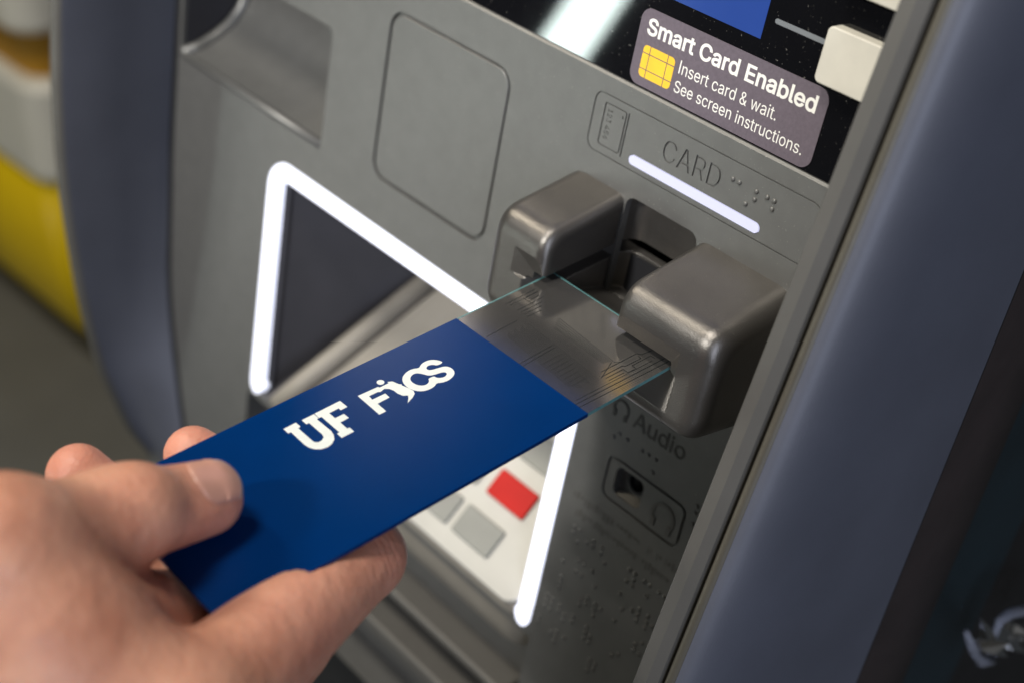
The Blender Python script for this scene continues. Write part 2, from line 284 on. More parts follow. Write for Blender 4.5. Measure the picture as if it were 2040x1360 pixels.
    'i': (0.167, [[(.053,.0),(.053,.379),(.114,.379),(.114,.0)],[(.084,.443),(.073,.444),(.063,.448),(.054,.455),(.047,.463),(.043,.472),(.041,.483),(.043,.494),(.047,.504),(.054,.512),(.063,.518),(.073,.522),(.084,.524),(.095,.522),(.105,.518),(.114,.512),(.121,.504),(.125,.494),(.126,.483),(.125,.472),(.121,.463),(.114,.455),(.105,.448),(.095,.444)]]),
    'l': (0.189, [[(.139,-.002),(.112,.0),(.091,.008),(.074,.02),(.062,.037),(.055,.059),(.053,.084),(.053,.509),(.114,.509),(.114,.099),(.114,.083),(.117,.071),(.12,.062),(.126,.057),(.135,.053),(.146,.052),(.152,.052),(.157,.052),(.16,.053),(.164,.053),(.167,.054),(.17,.054),(.181,.003),(.175,.001),(.169,.0),(.162,-.001),(.154,-.002),(.147,-.002)]]),
    'm': (0.61, [[(.053,.0),(.053,.379),(.112,.379),(.112,.295),(.108,.295),(.114,.314),(.122,.331),(.132,.346),(.144,.358),(.158,.368),(.172,.376),(.187,.382),(.203,.385),(.219,.386),(.245,.383),(.268,.375),(.287,.361),(.303,.342),(.314,.32),(.321,.295),(.312,.295),(.318,.312),(.326,.329),(.337,.343),(.35,.356),(.364,.366),(.381,.375),(.398,.381),(.417,.385),(.437,.386),(.458,.385),(.478,.38),(.497,.372),(.514,.361),(.529,.346),(.541,.328),(.55,.307),(.555,.283),(.557,.255),(.557,.0),(.496,.0),(.496,.254),(.493,.279),(.485,.298),(.473,.313),(.456,.323),(.438,.329),(.419,.33),(.402,.329),(.387,.326),(.374,.32),(.363,.312),(.353,.302),(.345,.29),(.34,.277),(.336,.263),(.335,.247),(.335,.0),(.274,.0),(.274,.26),(.272,.28),(.265,.297),(.253,.311),(.238,.322),(.22,.328),(.199,.33),(.185,.329),(.171,.326),(.158,.32),(.145,.312),(.135,.302),(.126,.289),(.119,.274),(.115,.257),(.114,.238),(.114,.0)]]),
    'n': (0.41, [[(.114,.227),(.114,.0),(.053,.0),(.053,.379),(.112,.379),(.112,.287),(.102,.287),(.116,.319),(.132,.344),(.152,.362),(.175,.374),(.2,.382),(.227,.384),(.252,.383),(.275,.377),(.295,.369),(.313,.356),(.328,.34),(.341,.321),(.35,.298),(.355,.271),(.357,.24),(.357,.0),(.296,.0),(.296,.235),(.293,.263),(.286,.286),(.273,.304),(.256,.318),(.235,.326),(.21,.329),(.192,.328),(.176,.324),(.161,.317),(.147,.308),(.136,.297),(.126,.283),(.119,.266),(.115,.248)]]),
    'o': (0.415, [[(.207,-.008),(.174,-.005),(.144,.003),(.117,.016),(.093,.035),(.072,.058),(.056,.085),(.044,.116),(.037,.15),(.034,.187),(.037,.225),(.044,.26),(.056,.291),(.072,.318),(.093,.341),(.117,.36),(.144,.374),(.174,.382),(.207,.384),(.241,.382),(.271,.374),(.299,.36),(.323,.341),(.343,.318),(.359,.291),(.371,.26),(.379,.225),(.381,.187),(.379,.15),(.371,.116),(.359,.085),(.343,.058),(.323,.035),(.299,.016),(.271,.003),(.241,-.005)],[(.207,.046),(.231,.049),(.252,.055),(.27,.066),(.285,.08),(.298,.097),(.307,.117),(.314,.139),(.318,.163),(.319,.187),(.318,.212),(.314,.236),(.307,.258),(.298,.278),(.285,.296),(.27,.31),(.252,.321),(.231,.328),(.207,.33),(.184,.328),(.163,.321),(.145,.31),(.13,.296),(.118,.278),(.108,.258),(.102,.236),(.098,.212),(.096,.187),(.098,.163),(.102,.139),(.108,.117),(.118,.097),(.13,.08),(.145,.066),(.163,.055),(.184,.049)]]),
    'r': (0.259, [[(.053,.0),(.053,.379),(.112,.379),(.112,.321),(.115,.321),(.124,.339),(.137,.354),(.152,.367),(.171,.377),(.191,.383),(.213,.385),(.218,.385),(.223,.385),(.229,.384),(.235,.384),(.24,.384),(.243,.384),(.243,.322),(.241,.323),(.236,.324),(.23,.324),(.223,.325),(.215,.326),(.207,.326),(.19,.324),(.174,.321),(.159,.315),(.146,.306),(.135,.296),(.126,.284),(.119,.269),(.115,.254),(.114,.237),(.114,.0)]]),
    's': (0.365, [[(.182,-.008),(.157,-.007),(.133,-.003),(.112,.003),(.093,.012),(.076,.024),(.062,.038),(.05,.054),(.041,.073),(.036,.094),(.094,.107),(.101,.087),(.111,.072),(.124,.06),(.141,.052),(.16,.047),(.181,.045),(.206,.047),(.227,.053),(.244,.062),(.258,.074),(.265,.088),(.268,.103),(.266,.115),(.262,.126),(.254,.136),(.243,.144),(.229,.15),(.212,.155),(.149,.17),(.118,.18),(.092,.192),(.072,.208),(.058,.227),(.05,.249),(.047,.274),(.049,.295),(.055,.314),(.065,.332),(.079,.347),(.095,.36),(.115,.37),(.137,.378),(.161,.383),(.187,.384),(.212,.383),(.234,.379),(.254,.372),(.271,.363),(.286,.352),(.299,.339),(.309,.324),(.318,.308),(.324,.29),(.268,.277),(.262,.291),(.254,.304),(.243,.316),(.228,.325),(.21,.331),(.187,.333),(.166,.331),(.147,.326),(.131,.317),(.119,.305),(.111,.292),(.109,.277),(.11,.264),(.115,.253),(.124,.243),(.136,.235),(.152,.229),(.172,.223),(.229,.209),(.261,.2),(.287,.187),(.306,.171),(.32,.153),(.328,.131),(.331,.107),(.329,.085),(.323,.065),(.312,.047),(.298,.031),(.281,.018),(.26,.006),(.236,-.002),(.21,-.007)]]),
    't': (0.227, [[(.204,.379),(.204,.327),(.006,.327),(.006,.379)],[(.065,.471),(.126,.471),(.126,.098),(.127,.083),(.13,.07),(.136,.061),(.144,.055),(.156,.051),(.17,.05),(.175,.05),(.18,.05),(.185,.051),(.191,.052),(.197,.053),(.202,.054),(.213,.002),(.207,-.0),(.2,-.002),(.192,-.003),(.184,-.003),(.176,-.004),(.168,-.004),(.138,-.001),(.113,.007),(.092,.021),(.077,.041),(.068,.064),(.065,.093)]]),
    'u': (0.41, [[(.182,-.005),(.158,-.003),(.135,.002),(.115,.011),(.097,.023),(.082,.039),(.069,.059),(.06,.082),(.054,.109),(.053,.139),(.053,.379),(.114,.379),(.114,.144),(.116,.117),(.124,.094),(.137,.075),(.154,.061),(.175,.053),(.2,.05),(.218,.051),(.234,.055),(.249,.062),(.263,.071),(.274,.083),(.283,.097),(.29,.113),(.295,.132),(.296,.153),(.296,.379),(.357,.379),(.357,.0),(.298,.0),(.298,.092),(.307,.092),(.294,.06),(.277,.035),(.257,.017),(.234,.005),(.209,-.003)]]),
    'w': (0.567, [[(.138,.0),(.023,.379),(.087,.379),(.133,.214),(.14,.19),(.147,.164),(.154,.137),(.161,.107),(.168,.075),(.175,.041),(.165,.041),(.172,.074),(.179,.105),(.186,.135),(.192,.163),(.199,.189),(.206,.214),(.252,.379),(.316,.379),(.362,.214),(.368,.189),(.375,.163),(.382,.136),(.388,.106),(.395,.075),(.402,.041),(.391,.041),(.399,.075),(.406,.106),(.413,.135),(.42,.163),(.427,.189),(.434,.214),(.48,.379),(.545,.379),(.429,.0),(.368,.0),(.319,.172),(.314,.189),(.309,.207),(.305,.225),(.3,.243),(.295,.262),(.291,.28),(.286,.299),(.281,.318),(.277,.338),(.291,.338),(.286,.319),(.281,.299),(.277,.28),(.272,.262),(.267,.243),(.263,.225),(.258,.207),(.253,.189),(.248,.172),(.199,.0)]]),
}


GLYPHS['I'] = (0.20, [[(0.06, 0.0), (0.13, 0.0), (0.13, 0.552), (0.06, 0.552)]])


def text_loops(body, bold=0.0, spacing=0.0):
    x, out = 0.0, []
    for ch in body:
        if ch == ' ':
            x += 0.19 + spacing; continue
        adv, loops = GLYPHS[ch]
        ar = [0.5 * sum(p[0] * q[1] - q[0] * p[1] for p, q in zip(l, l[1:] + l[:1])) for l in loops]
        sg = 1 if max(ar, key=abs) > 0 else -1
        for l in loops:
            L = np.array(l, float)
            if bold:
                keep = [k for k in range(len(L)) if np.linalg.norm(L[k] - L[k - 1]) > 0.006]
                L = L[keep]
                e = np.roll(L, -1, 0) - L
                e /= np.linalg.norm(e, axis=1)[:, None] + 1e-9
                n2 = np.stack([e[:, 1], -e[:, 0]], 1); n1 = np.roll(n2, 1, 0)
                dt = np.clip(np.sum(n1 * n2, 1), -0.35, 1)
                nrm = (n1 + n2) / (1 + dt)[:, None]
                L = L + nrm * bold * sg
            out.append(L + np.array([x, 0]))
        x += adv + spacing
    return out


def fit_loops(loops, u0, u1, v0, v1):
    A = np.concatenate(loops)
    lo, hi = A.min(0), A.max(0)
    return [[tuple(p) for p in (L - lo) / (hi - lo) * np.array([u1 - u0, v1 - v0]) + np.array([u0, v0])] for L in loops]


def filled(name, loops, mt, par, n, fr=None, label=None):
    """even-odd filled flat print"""
    pts, edges, idx = [], [], {}
    for l in loops:
        ids = []
        for p in l:
            k = (round(p[0], 4), round(p[1], 4))
            if k not in idx:
                idx[k] = len(pts); pts.append(Vector(k))
            ids.append(idx[k])
        edges += [(ids[i], ids[(i + 1) % len(ids)]) for i in range(len(ids)) if ids[i] != ids[(i + 1) % len(ids)]]
    vo, eo, fo = delaunay_2d_cdt(pts, edges, [], 0, 1e-6)[:3]
    V = np.array([(v.x, v.y) for v in vo])
    c = np.array([V[list(f)].mean(0) for f in fo])
    m = sum(wind(c[:, 0], c[:, 1], l) for l in loops) != 0
    F = [tuple(f) for f, k in zip(fo, m) if k]
    return mesh(name, [(fr or P)(a, b, n) for a, b in V], F, mt, par, label)


def surface_net(sdf, lo, hi, h):
    """continuous surface of a signed distance field (naive surface nets)"""
    ax = [np.arange(lo[i], hi[i] + h, h) for i in range(3)]
    X, Y, Z = np.meshgrid(*ax, indexing='ij')
    D = sdf(X, Y, Z)
    ins = D < 0
    s = np.array(D.shape) - 1
    cnt = np.zeros(s, np.int8)
    for i in (0, 1):
        for j in (0, 1):
            for k in (0, 1):
                cnt += ins[i:i + s[0], j:j + s[1], k:k + s[2]]
    act = (cnt > 0) & (cnt < 8)
    ci = np.argwhere(act)
    vid = -np.ones(s, np.int64)
    vid[act] = np.arange(len(ci))
    acc = np.zeros((len(ci), 3)); w = np.zeros(len(ci))
    cor = [(i, j, k) for i in (0, 1) for j in (0, 1) for k in (0, 1)]
    for a in cor:
        for b in cor:
            df = [b[i] - a[i] for i in range(3)]
            if sum(df) == 1 and min(df) == 0:
                da = D[ci[:, 0] + a[0], ci[:, 1] + a[1], ci[:, 2] + a[2]]
                db = D[ci[:, 0] + b[0], ci[:, 1] + b[1], ci[:, 2] + b[2]]
                m = (da < 0) != (db < 0)
                t = np.where(m, da / np.where(m, da - db, 1), 0)
                pos = np.array(a) + t[:, None] * np.array(df)
                acc[m] += pos[m]; w[m] += 1
    verts = (ci + acc / w[:, None]) * h + np.array(lo)
    faces = []
    for d in range(3):
        e, f = (d + 1) % 3, (d + 2) % 3
        sl0 = [slice(None)] * 3; sl1 = [slice(None)] * 3
        sl0[d] = slice(0, -1); sl1[d] = slice(1, None)
        A, B = ins[tuple(sl0)], ins[tuple(sl1)]
        q = np.argwhere(A != B)
        q = q[(q[:, e] > 0) & (q[:, f] > 0) & (q[:, e] < s[e]) & (q[:, f] < s[f])]
        fl = A[q[:, 0], q[:, 1], q[:, 2]]
        def at(de, df):
            r = q.copy(); r[:, e] += de; r[:, f] += df
            return vid[r[:, 0], r[:, 1], r[:, 2]]
        quad = np.stack([at(-1, -1), at(0, -1), at(0, 0), at(-1, 0)], 1)
        quad[~fl] = quad[~fl][:, ::-1]
        faces.append(quad)
    F = np.concatenate(faces)
    F = F[(F >= 0).all(1)]
    # project on to the field and take its gradient for the normals
    def g(p):
        e = h * 0.35
        return np.stack([(sdf(p[:, 0] + e * (i == 0), p[:, 1] + e * (i == 1), p[:, 2] + e * (i == 2)) -
                          sdf(p[:, 0] - e * (i == 0), p[:, 1] - e * (i == 1), p[:, 2] - e * (i == 2))) for i in range(3)], 1)
    n = g(verts)
    n /= np.linalg.norm(n, axis=1)[:, None] + 1e-9
    return verts, F, n


def smax(a, b, k): 
    h = np.maximum(k - np.abs(a - b), 0) / k
    return np.maximum(a, b) + h * h * k * 0.25


def smin(a, b, k): return -smax(-a, -b, k)


# ------------------------------------------------------------------ materials
def mat(name, col, rough=0.5, metal=0.0, spec=0.5, grain=0.0, gscale=2600, var=0.0, vscale=60, coat=0.0, emit=None, es=0.0,
        bump2=0.0, b2scale=40, dust=0.0, rvar=0.0):
    m = bpy.data.materials.new(name)
    m.use_nodes = True
    nt = m.node_tree
    b = nt.nodes['Principled BSDF']
    b.inputs['Base Color'].default_value = (*col, 1)
    b.inputs['Roughness'].default_value = rough
    b.inputs['Metallic'].default_value = metal
    b.inputs['Specular IOR Level'].default_value = spec
    b.inputs['Coat Weight'].default_value = coat
    if emit:
        b.inputs['Emission Color'].default_value = (*emit, 1)
        b.inputs['Emission Strength'].default_value = es
    tc = nt.nodes.new('ShaderNodeTexCoord')
    def noise(scale, det=3):
        n = nt.nodes.new('ShaderNodeTexNoise')
        n.inputs['Scale'].default_value = scale; n.inputs['Detail'].default_value = det
        nt.links.new(tc.outputs['Object'], n.inputs['Vector'])
        return n
    if var:
        n = noise(vscale, 5)
        rp = nt.nodes.new('ShaderNodeValToRGB')
        rp.color_ramp.elements[0].position, rp.color_ramp.elements[1].position = 0.3, 0.7
        rp.color_ramp.elements[0].color = (*[c * (1 - var) for c in col], 1)
        rp.color_ramp.elements[1].color = (*[min(1, c * (1 + var)) for c in col], 1)
        nt.links.new(n.outputs['Fac'], rp.inputs['Fac'])
        src = rp.outputs['Color']
        if dust:
            n3 = noise(1400, 2)
            r3 = nt.nodes.new('ShaderNodeValToRGB')
            r3.color_ramp.elements[0].position, r3.color_ramp.elements[1].position = 0.70, 0.76
            r3.color_ramp.elements[0].color = (0, 0, 0, 1); r3.color_ramp.elements[1].color = (dust, dust, dust, 1)
            nt.links.new(n3.outputs['Fac'], r3.inputs['Fac'])
            mx = nt.nodes.new('ShaderNodeMix'); mx.data_type = 'RGBA'
            nt.links.new(r3.outputs['Color'], mx.inputs['Factor'])
            nt.links.new(src, mx.inputs['A']); mx.inputs['B'].default_value = (0.55, 0.52, 0.46, 1)
            src = mx.outputs['Result']
        nt.links.new(src, b.inputs['Base Color'])
    if rvar:
        n4 = noise(90, 4)
        mr = nt.nodes.new('ShaderNodeMapRange')
        mr.inputs['From Min'].default_value, mr.inputs['From Max'].default_value = 0.3, 0.7
        mr.inputs['To Min'].default_value, mr.inputs['To Max'].default_value = max(0.02, rough - rvar), rough + rvar
        nt.links.new(n4.outputs['Fac'], mr.inputs['Value'])
        nt.links.new(mr.outputs['Result'], b.inputs['Roughness'])
    last = None
    for st, sc, dist in ((grain, gscale, 0.0002), (bump2, b2scale, 0.002)):
        if st:
            n = noise(sc, 2)
            bp = nt.nodes.new('ShaderNodeBump')
            bp.inputs['Strength'].default_value = st; bp.inputs['Distance'].default_value = dist
            nt.links.new(n.outputs['Fac'], bp.inputs['Height'])
            if last: nt.links.new(last.outputs['Normal'], bp.inputs['Normal'])
            last = bp
    if last: nt.links.new(last.outputs['Normal'], b.inputs['Normal'])
    return m


M_panel = mat('fascia_plastic', (0.152, 0.150, 0.142), 0.40, 0.45, 0.5, grain=0.22, gscale=2400, var=0.05, vscale=160, dust=0.3)
M_reader = mat('reader_plastic', (0.150, 0.140, 0.128), 0.33, 0.78, 0.5, grain=0.42, gscale=3000, var=0.08, vscale=60, dust=0.25, rvar=0.05)
M_slate = mat('slate_plastic', (0.106, 0.112, 0.138), 0.48, 0.1, 0.5, grain=0.25, gscale=1700, var=0.08, vscale=30)
M_trim = mat('trim_plastic', (0.105, 0.10, 0.09), 0.45, 0.2, 0.5, grain=0.2, gscale=2000, var=0.06)
M_tan = mat('trim_edge_plastic', (0.11, 0.10, 0.078), 0.4, 0.3, 0.5, grain=0.2, gscale=2000, var=0.06)
M_gap_shade = mat('dark_gap_and_shade', (0.006, 0.006, 0.008), 0.6)  # flat black for open seams, also painted where recesses lie in shade
M_black = mat('black_plastic', (0.008, 0.008, 0.009), 0.5, var=0.2)
M_brown = mat('cabinet_brown', (0.036, 0.026, 0.024), 0.6, grain=0.1, var=0.15)
M_teal = mat('cabinet_teal', (0.007, 0.018, 0.023), 0.55, var=0.2, vscale=20)
M_glass = mat('screen_glass', (0.004, 0.004, 0.005), 0.03, 0, 0.5, var=0.1, dust=0.22)
M_display = mat('display', (0.01, 0.02, 0.06), 0.08, 0, 0.5, var=0.1, emit=(0.020, 0.060, 0.30), es=0.85)
M_print = mat('printed_grey', (0.16, 0.17, 0.18), 0.4, var=0.1)
M_sticker = mat('sticker_mauve', (0.118, 0.094, 0.114), 0.42, 0, 0.45, grain=0.25, gscale=1800, var=0.10, vscale=900)
M_ink = mat('white_ink', (0.80, 0.78, 0.72), 0.5, var=0.03)
M_gold = mat('yellow_ink', (0.85, 0.50, 0.03), 0.45, var=0.05, vscale=200)
M_cream = mat('cream_plastic', (0.58, 0.55, 0.47), 0.45, 0, 0.4, grain=0.12, gscale=1500, var=0.05, vscale=120, dust=0.1)
M_white = mat('keypad_white', (0.50, 0.485, 0.435), 0.4, 0.0, 0.5, var=0.05, vscale=60)
M_key = mat('key_metal', (0.25, 0.25, 0.225), 0.55, 0.1, 0.5, var=0.06)
M_red = mat('key_red', (0.45, 0.016, 0.012), 0.6, 0, 0.2, var=0.08)
M_tray = mat('tray_plastic', (0.26, 0.235, 0.195), 0.5, 0.0, 0.5, grain=0.15, var=0.08)
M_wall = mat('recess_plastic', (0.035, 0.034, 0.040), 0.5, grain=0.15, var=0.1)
M_led = mat('light_diffuser', (0.8, 0.8, 0.85), 0.4, emit=(0.78, 0.82, 1.0), es=1.4, var=0.02)
M_bar = mat('light_bar_diffuser', (0.2, 0.2, 0.22), 0.4, emit=(0.72, 0.73, 1.0), es=0.80, var=0.02)
M_blue = mat('blue_solder_mask', (0.000, 0.0240, 0.115), 0.24, 0, 0.10, var=0.05, vscale=40)
M_edge = mat('card_edge', (0.09, 0.22, 0.22), 0.35, var=0.2, vscale=300)
M_trace = mat('copper_trace', (0.012, 0.016, 0.016), 0.35, 0.4, var=0.2)
M_logo = mat('silkscreen_white', (0.74, 0.77, 0.72), 0.55, grain=0.2, gscale=1500, var=0.04, vscale=400)
M_metal = mat('jack_metal', (0.13, 0.125, 0.11), 0.35, 0.3)
M_ylw = mat('yellow_shell', (0.90, 0.60, 0.0), 0.4, var=0.06, vscale=6)
M_wht = mat('white_shell', (0.80, 0.76, 0.64), 0.45, var=0.06, vscale=6)
M_org = mat('orange_shell', (0.50, 0.24, 0.01), 0.5, var=0.1, vscale=8)
M_floor = mat('floor_vinyl', (0.165, 0.163, 0.150), 0.5, var=0.10, vscale=7)


def circuit_material():
    m = mat('circuit_board', (0.185, 0.178, 0.170), 0.12, 0.8, 0.5, var=0.05, vscale=140, dust=0.12)
    return m


M_circ = circuit_material()


def skin_material():
    m = bpy.data.materials.new('skin')
    m.use_nodes = True
    nt = m.node_tree
    b = nt.nodes['Principled BSDF']
    tc = nt.nodes.new('ShaderNodeTexCoord')
    def noise(scale, det):
        n = nt.nodes.new('ShaderNodeTexNoise')
        n.inputs['Scale'].default_value = scale; n.inputs['Detail'].default_value = det
        nt.links.new(tc.outputs['Object'], n.inputs['Vector'])
        return n
    n = noise(62, 8)
    rp = nt.nodes.new('ShaderNodeValToRGB')
    rp.color_ramp.elements[0].position, rp.color_ramp.elements[1].position = 0.3, 0.72
    rp.color_ramp.elements[0].color = (0.49, 0.21, 0.128, 1)
    rp.color_ramp.elements[1].color = (0.70, 0.365, 0.24, 1)
    nt.links.new(n.outputs['Fac'], rp.inputs['Fac'])
    at = nt.nodes.new('ShaderNodeAttribute'); at.attribute_name = 'flush'
    mx = nt.nodes.new('ShaderNodeMix'); mx.data_type = 'RGBA'
    mu = nt.nodes.new('ShaderNodeMath'); mu.operation = 'MULTIPLY'; mu.inputs[1].default_value = 0.75
    nt.links.new(at.outputs['Fac'], mu.inputs[0]); nt.links.new(mu.outputs[0], mx.inputs['Factor'])
    nt.links.new(rp.outputs['Color'], mx.inputs['A']); mx.inputs['B'].default_value = (0.66, 0.255, 0.185, 1)
    nt.links.new(mx.outputs['Result'], b.inputs['Base Color'])
    b.inputs['Roughness'].default_value = 0.48
    b.inputs['Subsurface Weight'].default_value = 0.35
    b.inputs['Subsurface Radius'].default_value = (1.0, 0.35, 0.2)
    b.inputs['Subsurface Scale'].default_value = 0.0035
    n2 = noise(900, 3); n3 = noise(190, 3)
    b1 = nt.nodes.new('ShaderNodeBump'); b1.inputs['Strength'].default_value = 0.45; b1.inputs['Distance'].default_value = 0.0004
    b2 = nt.nodes.new('ShaderNodeBump'); b2.inputs['Strength'].default_value = 0.45; b2.inputs['Distance'].default_value = 0.0014
    nt.links.new(n2.outputs['Fac'], b1.inputs['Height']); nt.links.new(n3.outputs['Fac'], b2.inputs['Height'])
    nt.links.new(b1.outputs['Normal'], b2.inputs['Normal'])
    # flexion creases across the joints
    at1 = nt.nodes.new('ShaderNodeAttribute'); at1.attribute_name = 'along'
    at2 = nt.nodes.new('ShaderNodeAttribute'); at2.attribute_name = 'joint'
    n5 = noise(120, 3)
    def mth(op, a, b_=None):
        q = nt.nodes.new('ShaderNodeMath'); q.operation = op
        for i_, x in enumerate((a, b_)):
            if x is None: continue
            if isinstance(x, (int, float)): q.inputs[i_].default_value = x
            else: nt.links.new(x, q.inputs[i_])
        return q.outputs[0]
    ph = mth('ADD', mth('MULTIPLY', at1.outputs['Fac'], 1.35), mth('MULTIPLY', n5.outputs['Fac'], 9.0))
    hgt = mth('MULTIPLY', mth('POWER', mth('ABSOLUTE', mth('SINE', ph)), 0.5), at2.outputs['Fac'])
    b3 = nt.nodes.new('ShaderNodeBump'); b3.inputs['Strength'].default_value = 0.5; b3.inputs['Distance'].default_value = 0.0010
    nt.links.new(hgt, b3.inputs['Height']); nt.links.new(b2.outputs['Normal'], b3.inputs['Normal'])
    nt.links.new(b3.outputs['Normal'], b.inputs['Normal'])
    return m


M_skin = skin_material()
M_nail = mat('nail', (0.58, 0.30, 0.22), 0.34, 0, 0.5, var=0.06, vscale=200, coat=0.2)
M_nailtip = mat('nail_edge', (0.72, 0.60, 0.48), 0.4)

# ------------------------------------------------------------------ the setting: floor
floor_z = -1.1
mesh('floor', [(-6, -4, floor_z), (4, -4, floor_z), (4, 5, floor_z), (-6, 5, floor_z)], [(0, 1, 2, 3)], M_floor)['kind'] = 'structure'

# ------------------------------------------------------------------ the cash machine
atm = empty('cash_machine', (-0.085, 0.10, floor_z), 'grey bank machine fascia with lit keypad frame, card reader and screen', 'cash machine')

# fascia plate with its engraved and cut regions
card_loops = fit_loops(text_loops('CARD', -0.006), 12.6, 34.6, 35.1, 41.9)
num_loops = [[(-10.0 + y * 2.0, 36.8 - x * 9.6) for x, y in l] for l in fit_loops(text_loops('123 456', -0.004), -0.5, 0.5, -0.5, 0.5)]
icon = [rrect(-12.6, -3.4, 29.6, 43.4, 1.0), rrect(-12.15, -3.85, 30.05, 42.95, 0.7)]
strip = [rrect(-17.0, 69.2, 26.9, 45.9, 3.4), rrect(-16.55, 68.75, 27.35, 45.45, 3.1)]
bar_hole = capsule(0.6, 51.6, 28.55, 32.15)
fascia_out = [(-256, -252), (85.5, -252), (85.5, 51.0), (-256, 51.0)]
regions = [
    ([rrect(-246, -146, -28, 18, 3)], 2.0, True),
    ([rrect(-115.0, -52.6, -26.4, 37.2, 7)], 1.6, False),
    ([rrect(-176.6, 4.7, -157.5, -45.0, 12.5)], 3.0, True),
    ([[(-178, -251.9), (6, -251.9), (6, -160), (-178, -160)]], 16.0, False),
    (strip, 0.5, False), (icon, 0.5, False),
    ([[(-2.9, 43.3), (-2.4, 43.3), (-2.4, 29.3), (-2.9, 29.3)]], 0.5, False),
    ([[(-5.1, 41.6), (-4.3, 40.9), (-5.1, 40.4)]], 0.4, False),
    (num_loops, 0.35, False),
    (card_loops, 0.5, False),
    ([bar_hole], 1.0, False),
    ([rrect(3.6, 32.4, -20, 19.4, 3.4)], 2.5, True),
    ([rrect(20.8, 55.2, -83.0, -66.0, 3.4), rrect(21.8, 54.2, -82.0, -67.0, 2.6)], 0.8, False),
    ([rrect(25.2, 37.2, -79.4, -68.4, 2.6)], 4.5, True),
]
fascia = sheet('fascia', fascia_out, regions, M_panel, atm,
               extra=[((-256, 51.0, 0), (85.5, 51.0, 0), (85.5, 51.75, -0.55), (-256, 51.75, -0.55)),
                      ((-256, 51.75, -0.55), (85.5, 51.75, -0.55), (85.5, 51.8, -3), (-256, 51.8, -3))])

# raised dots (six-dot cells) beside the lettering
def dome(name, r, h, mt, seg=12):
    vs, fs = [], []
    rings = [(1.0, 0.0), (0.93, 0.45), (0.72, 0.78), (0.4, 0.95)]
    for rr, hh in rings:
        for k in range(seg):
            a = 2 * math.pi * k / seg
            vs.append((r * rr * math.cos(a) * MM, r * rr * math.sin(a) * MM, h * hh * MM))
    vs.append((0, 0, h * MM))
    for j in range(3):
        for k in range(seg):
            fs.append((j * seg + k, j * seg + (k + 1) % seg, (j + 1) * seg + (k + 1) % seg, (j + 1) * seg + k))
    for k in range(seg): fs.append((3 * seg + k, 3 * seg + (k + 1) % seg, 4 * seg))
    me = bpy.data.meshes.new(name)
    me.from_pydata(vs, [], fs)
    me.materials.append(mt)
    for p in me.polygons: p.use_smooth = True
    return me


ROT = Matrix(((1, 0, 0, 0), (0, VW[1], NW[1], 0), (0, VW[2], NW[2], 0), (0, 0, 0, 1)))
dot_me = dome('raised_dot', 0.80, 0.55, M_panel)


def dot(u, v):
    o = bpy.data.objects.new('raised_dot', dot_me)
    COL.objects.link(o)
    o.parent = fascia
    o.matrix_local = Matrix.Translation(P(u, v, 0.0)) @ ROT
    return o


for u, v in [(38.6, 40.4), (41.0, 40.4), (47.2, 40.4), (47.3, 38.0), (44.8, 35.5), (51.1, 40.4), (53.6, 40.4), (53.6, 37.9)]:
    dot(u, v)
for u, v in [(20.6, -59.9), (22.6, -57.6), (26.1, -57.8), (32.8, -57.8), (35.5, -57.7), (38.7, -57.6), (38.7, -62.6),
             (58, -63), (60.4, -63), (58, -65.6), (60.6, -70), (60.6, -67.5), (58.2, -70.0)]:
    dot(u, v)
rd = random.Random(7)
for row in range(5):
    u = 14.0 - row * 1.5
    while u < 56:
        for du in (0, 2.5):
            for dv in (0, 2.5, 5):
                if rd.random() < 0.42: dot(u + du, -102 - row * 11.5 - dv)
        u += 6.6 if rd.random() < 0.85 else 13

# raised lettering near the audio socket
M_dark = mat('dark_ink', (0.055, 0.053, 0.047), 0.6)
M_faint = mat('worn_ink', (0.085, 0.08, 0.072), 0.5)
filled('lettering', fit_loops(text_loops('Audio', 0.01), 26.6, 48.6, -52.0, -45.6), M_dark, fascia, 0.15)


def stroke(name, pts, w, n0, h, mt, par, closed=False):
    """flat ribbon of width w along 2-D points, standing h proud of n0"""
    k = len(pts)
    L, R = [], []
    for i in range(k):
        a = np.array(pts[(i - 1) % k if closed else max(i - 1, 0)]); b = np.array(pts[(i + 1) % k if closed else min(i + 1, k - 1)])
        d = b - a; d = d / (np.linalg.norm(d) + 1e-9); nrm = np.array([-d[1], d[0]]) * w / 2
        L.append(np.array(pts[i]) + nrm); R.append(np.array(pts[i]) - nrm)
    loop = [tuple(p) for p in L] + [tuple(p) for p in R[::-1]]
    return prism(name, loop, n0, n0 + h, mt, par)


def headphones(cu, cv, s, mt, par):
    arc = [(cu + s * math.cos(math.radians(a)), cv + s * math.sin(math.radians(a)) * 1.05) for a in range(-40, 221, 13)]
    stroke('headphone_icon', arc, s * 0.28, 0.0, 0.3, mt, par)
    for sg in (-1, 1):
        prism('headphone_icon', rrect(cu + sg * s * 0.78 - s * 0.2, cu + sg * s * 0.78 + s * 0.2, cv - s * 1.15, cv - s * 0.35, s * 0.12), 0.0, 0.4, mt, par)


headphones(21.0, -49.0, 3.0, M_dark, fascia)
headphones(47.0, -75.2, 4.4, M_trim, fascia)

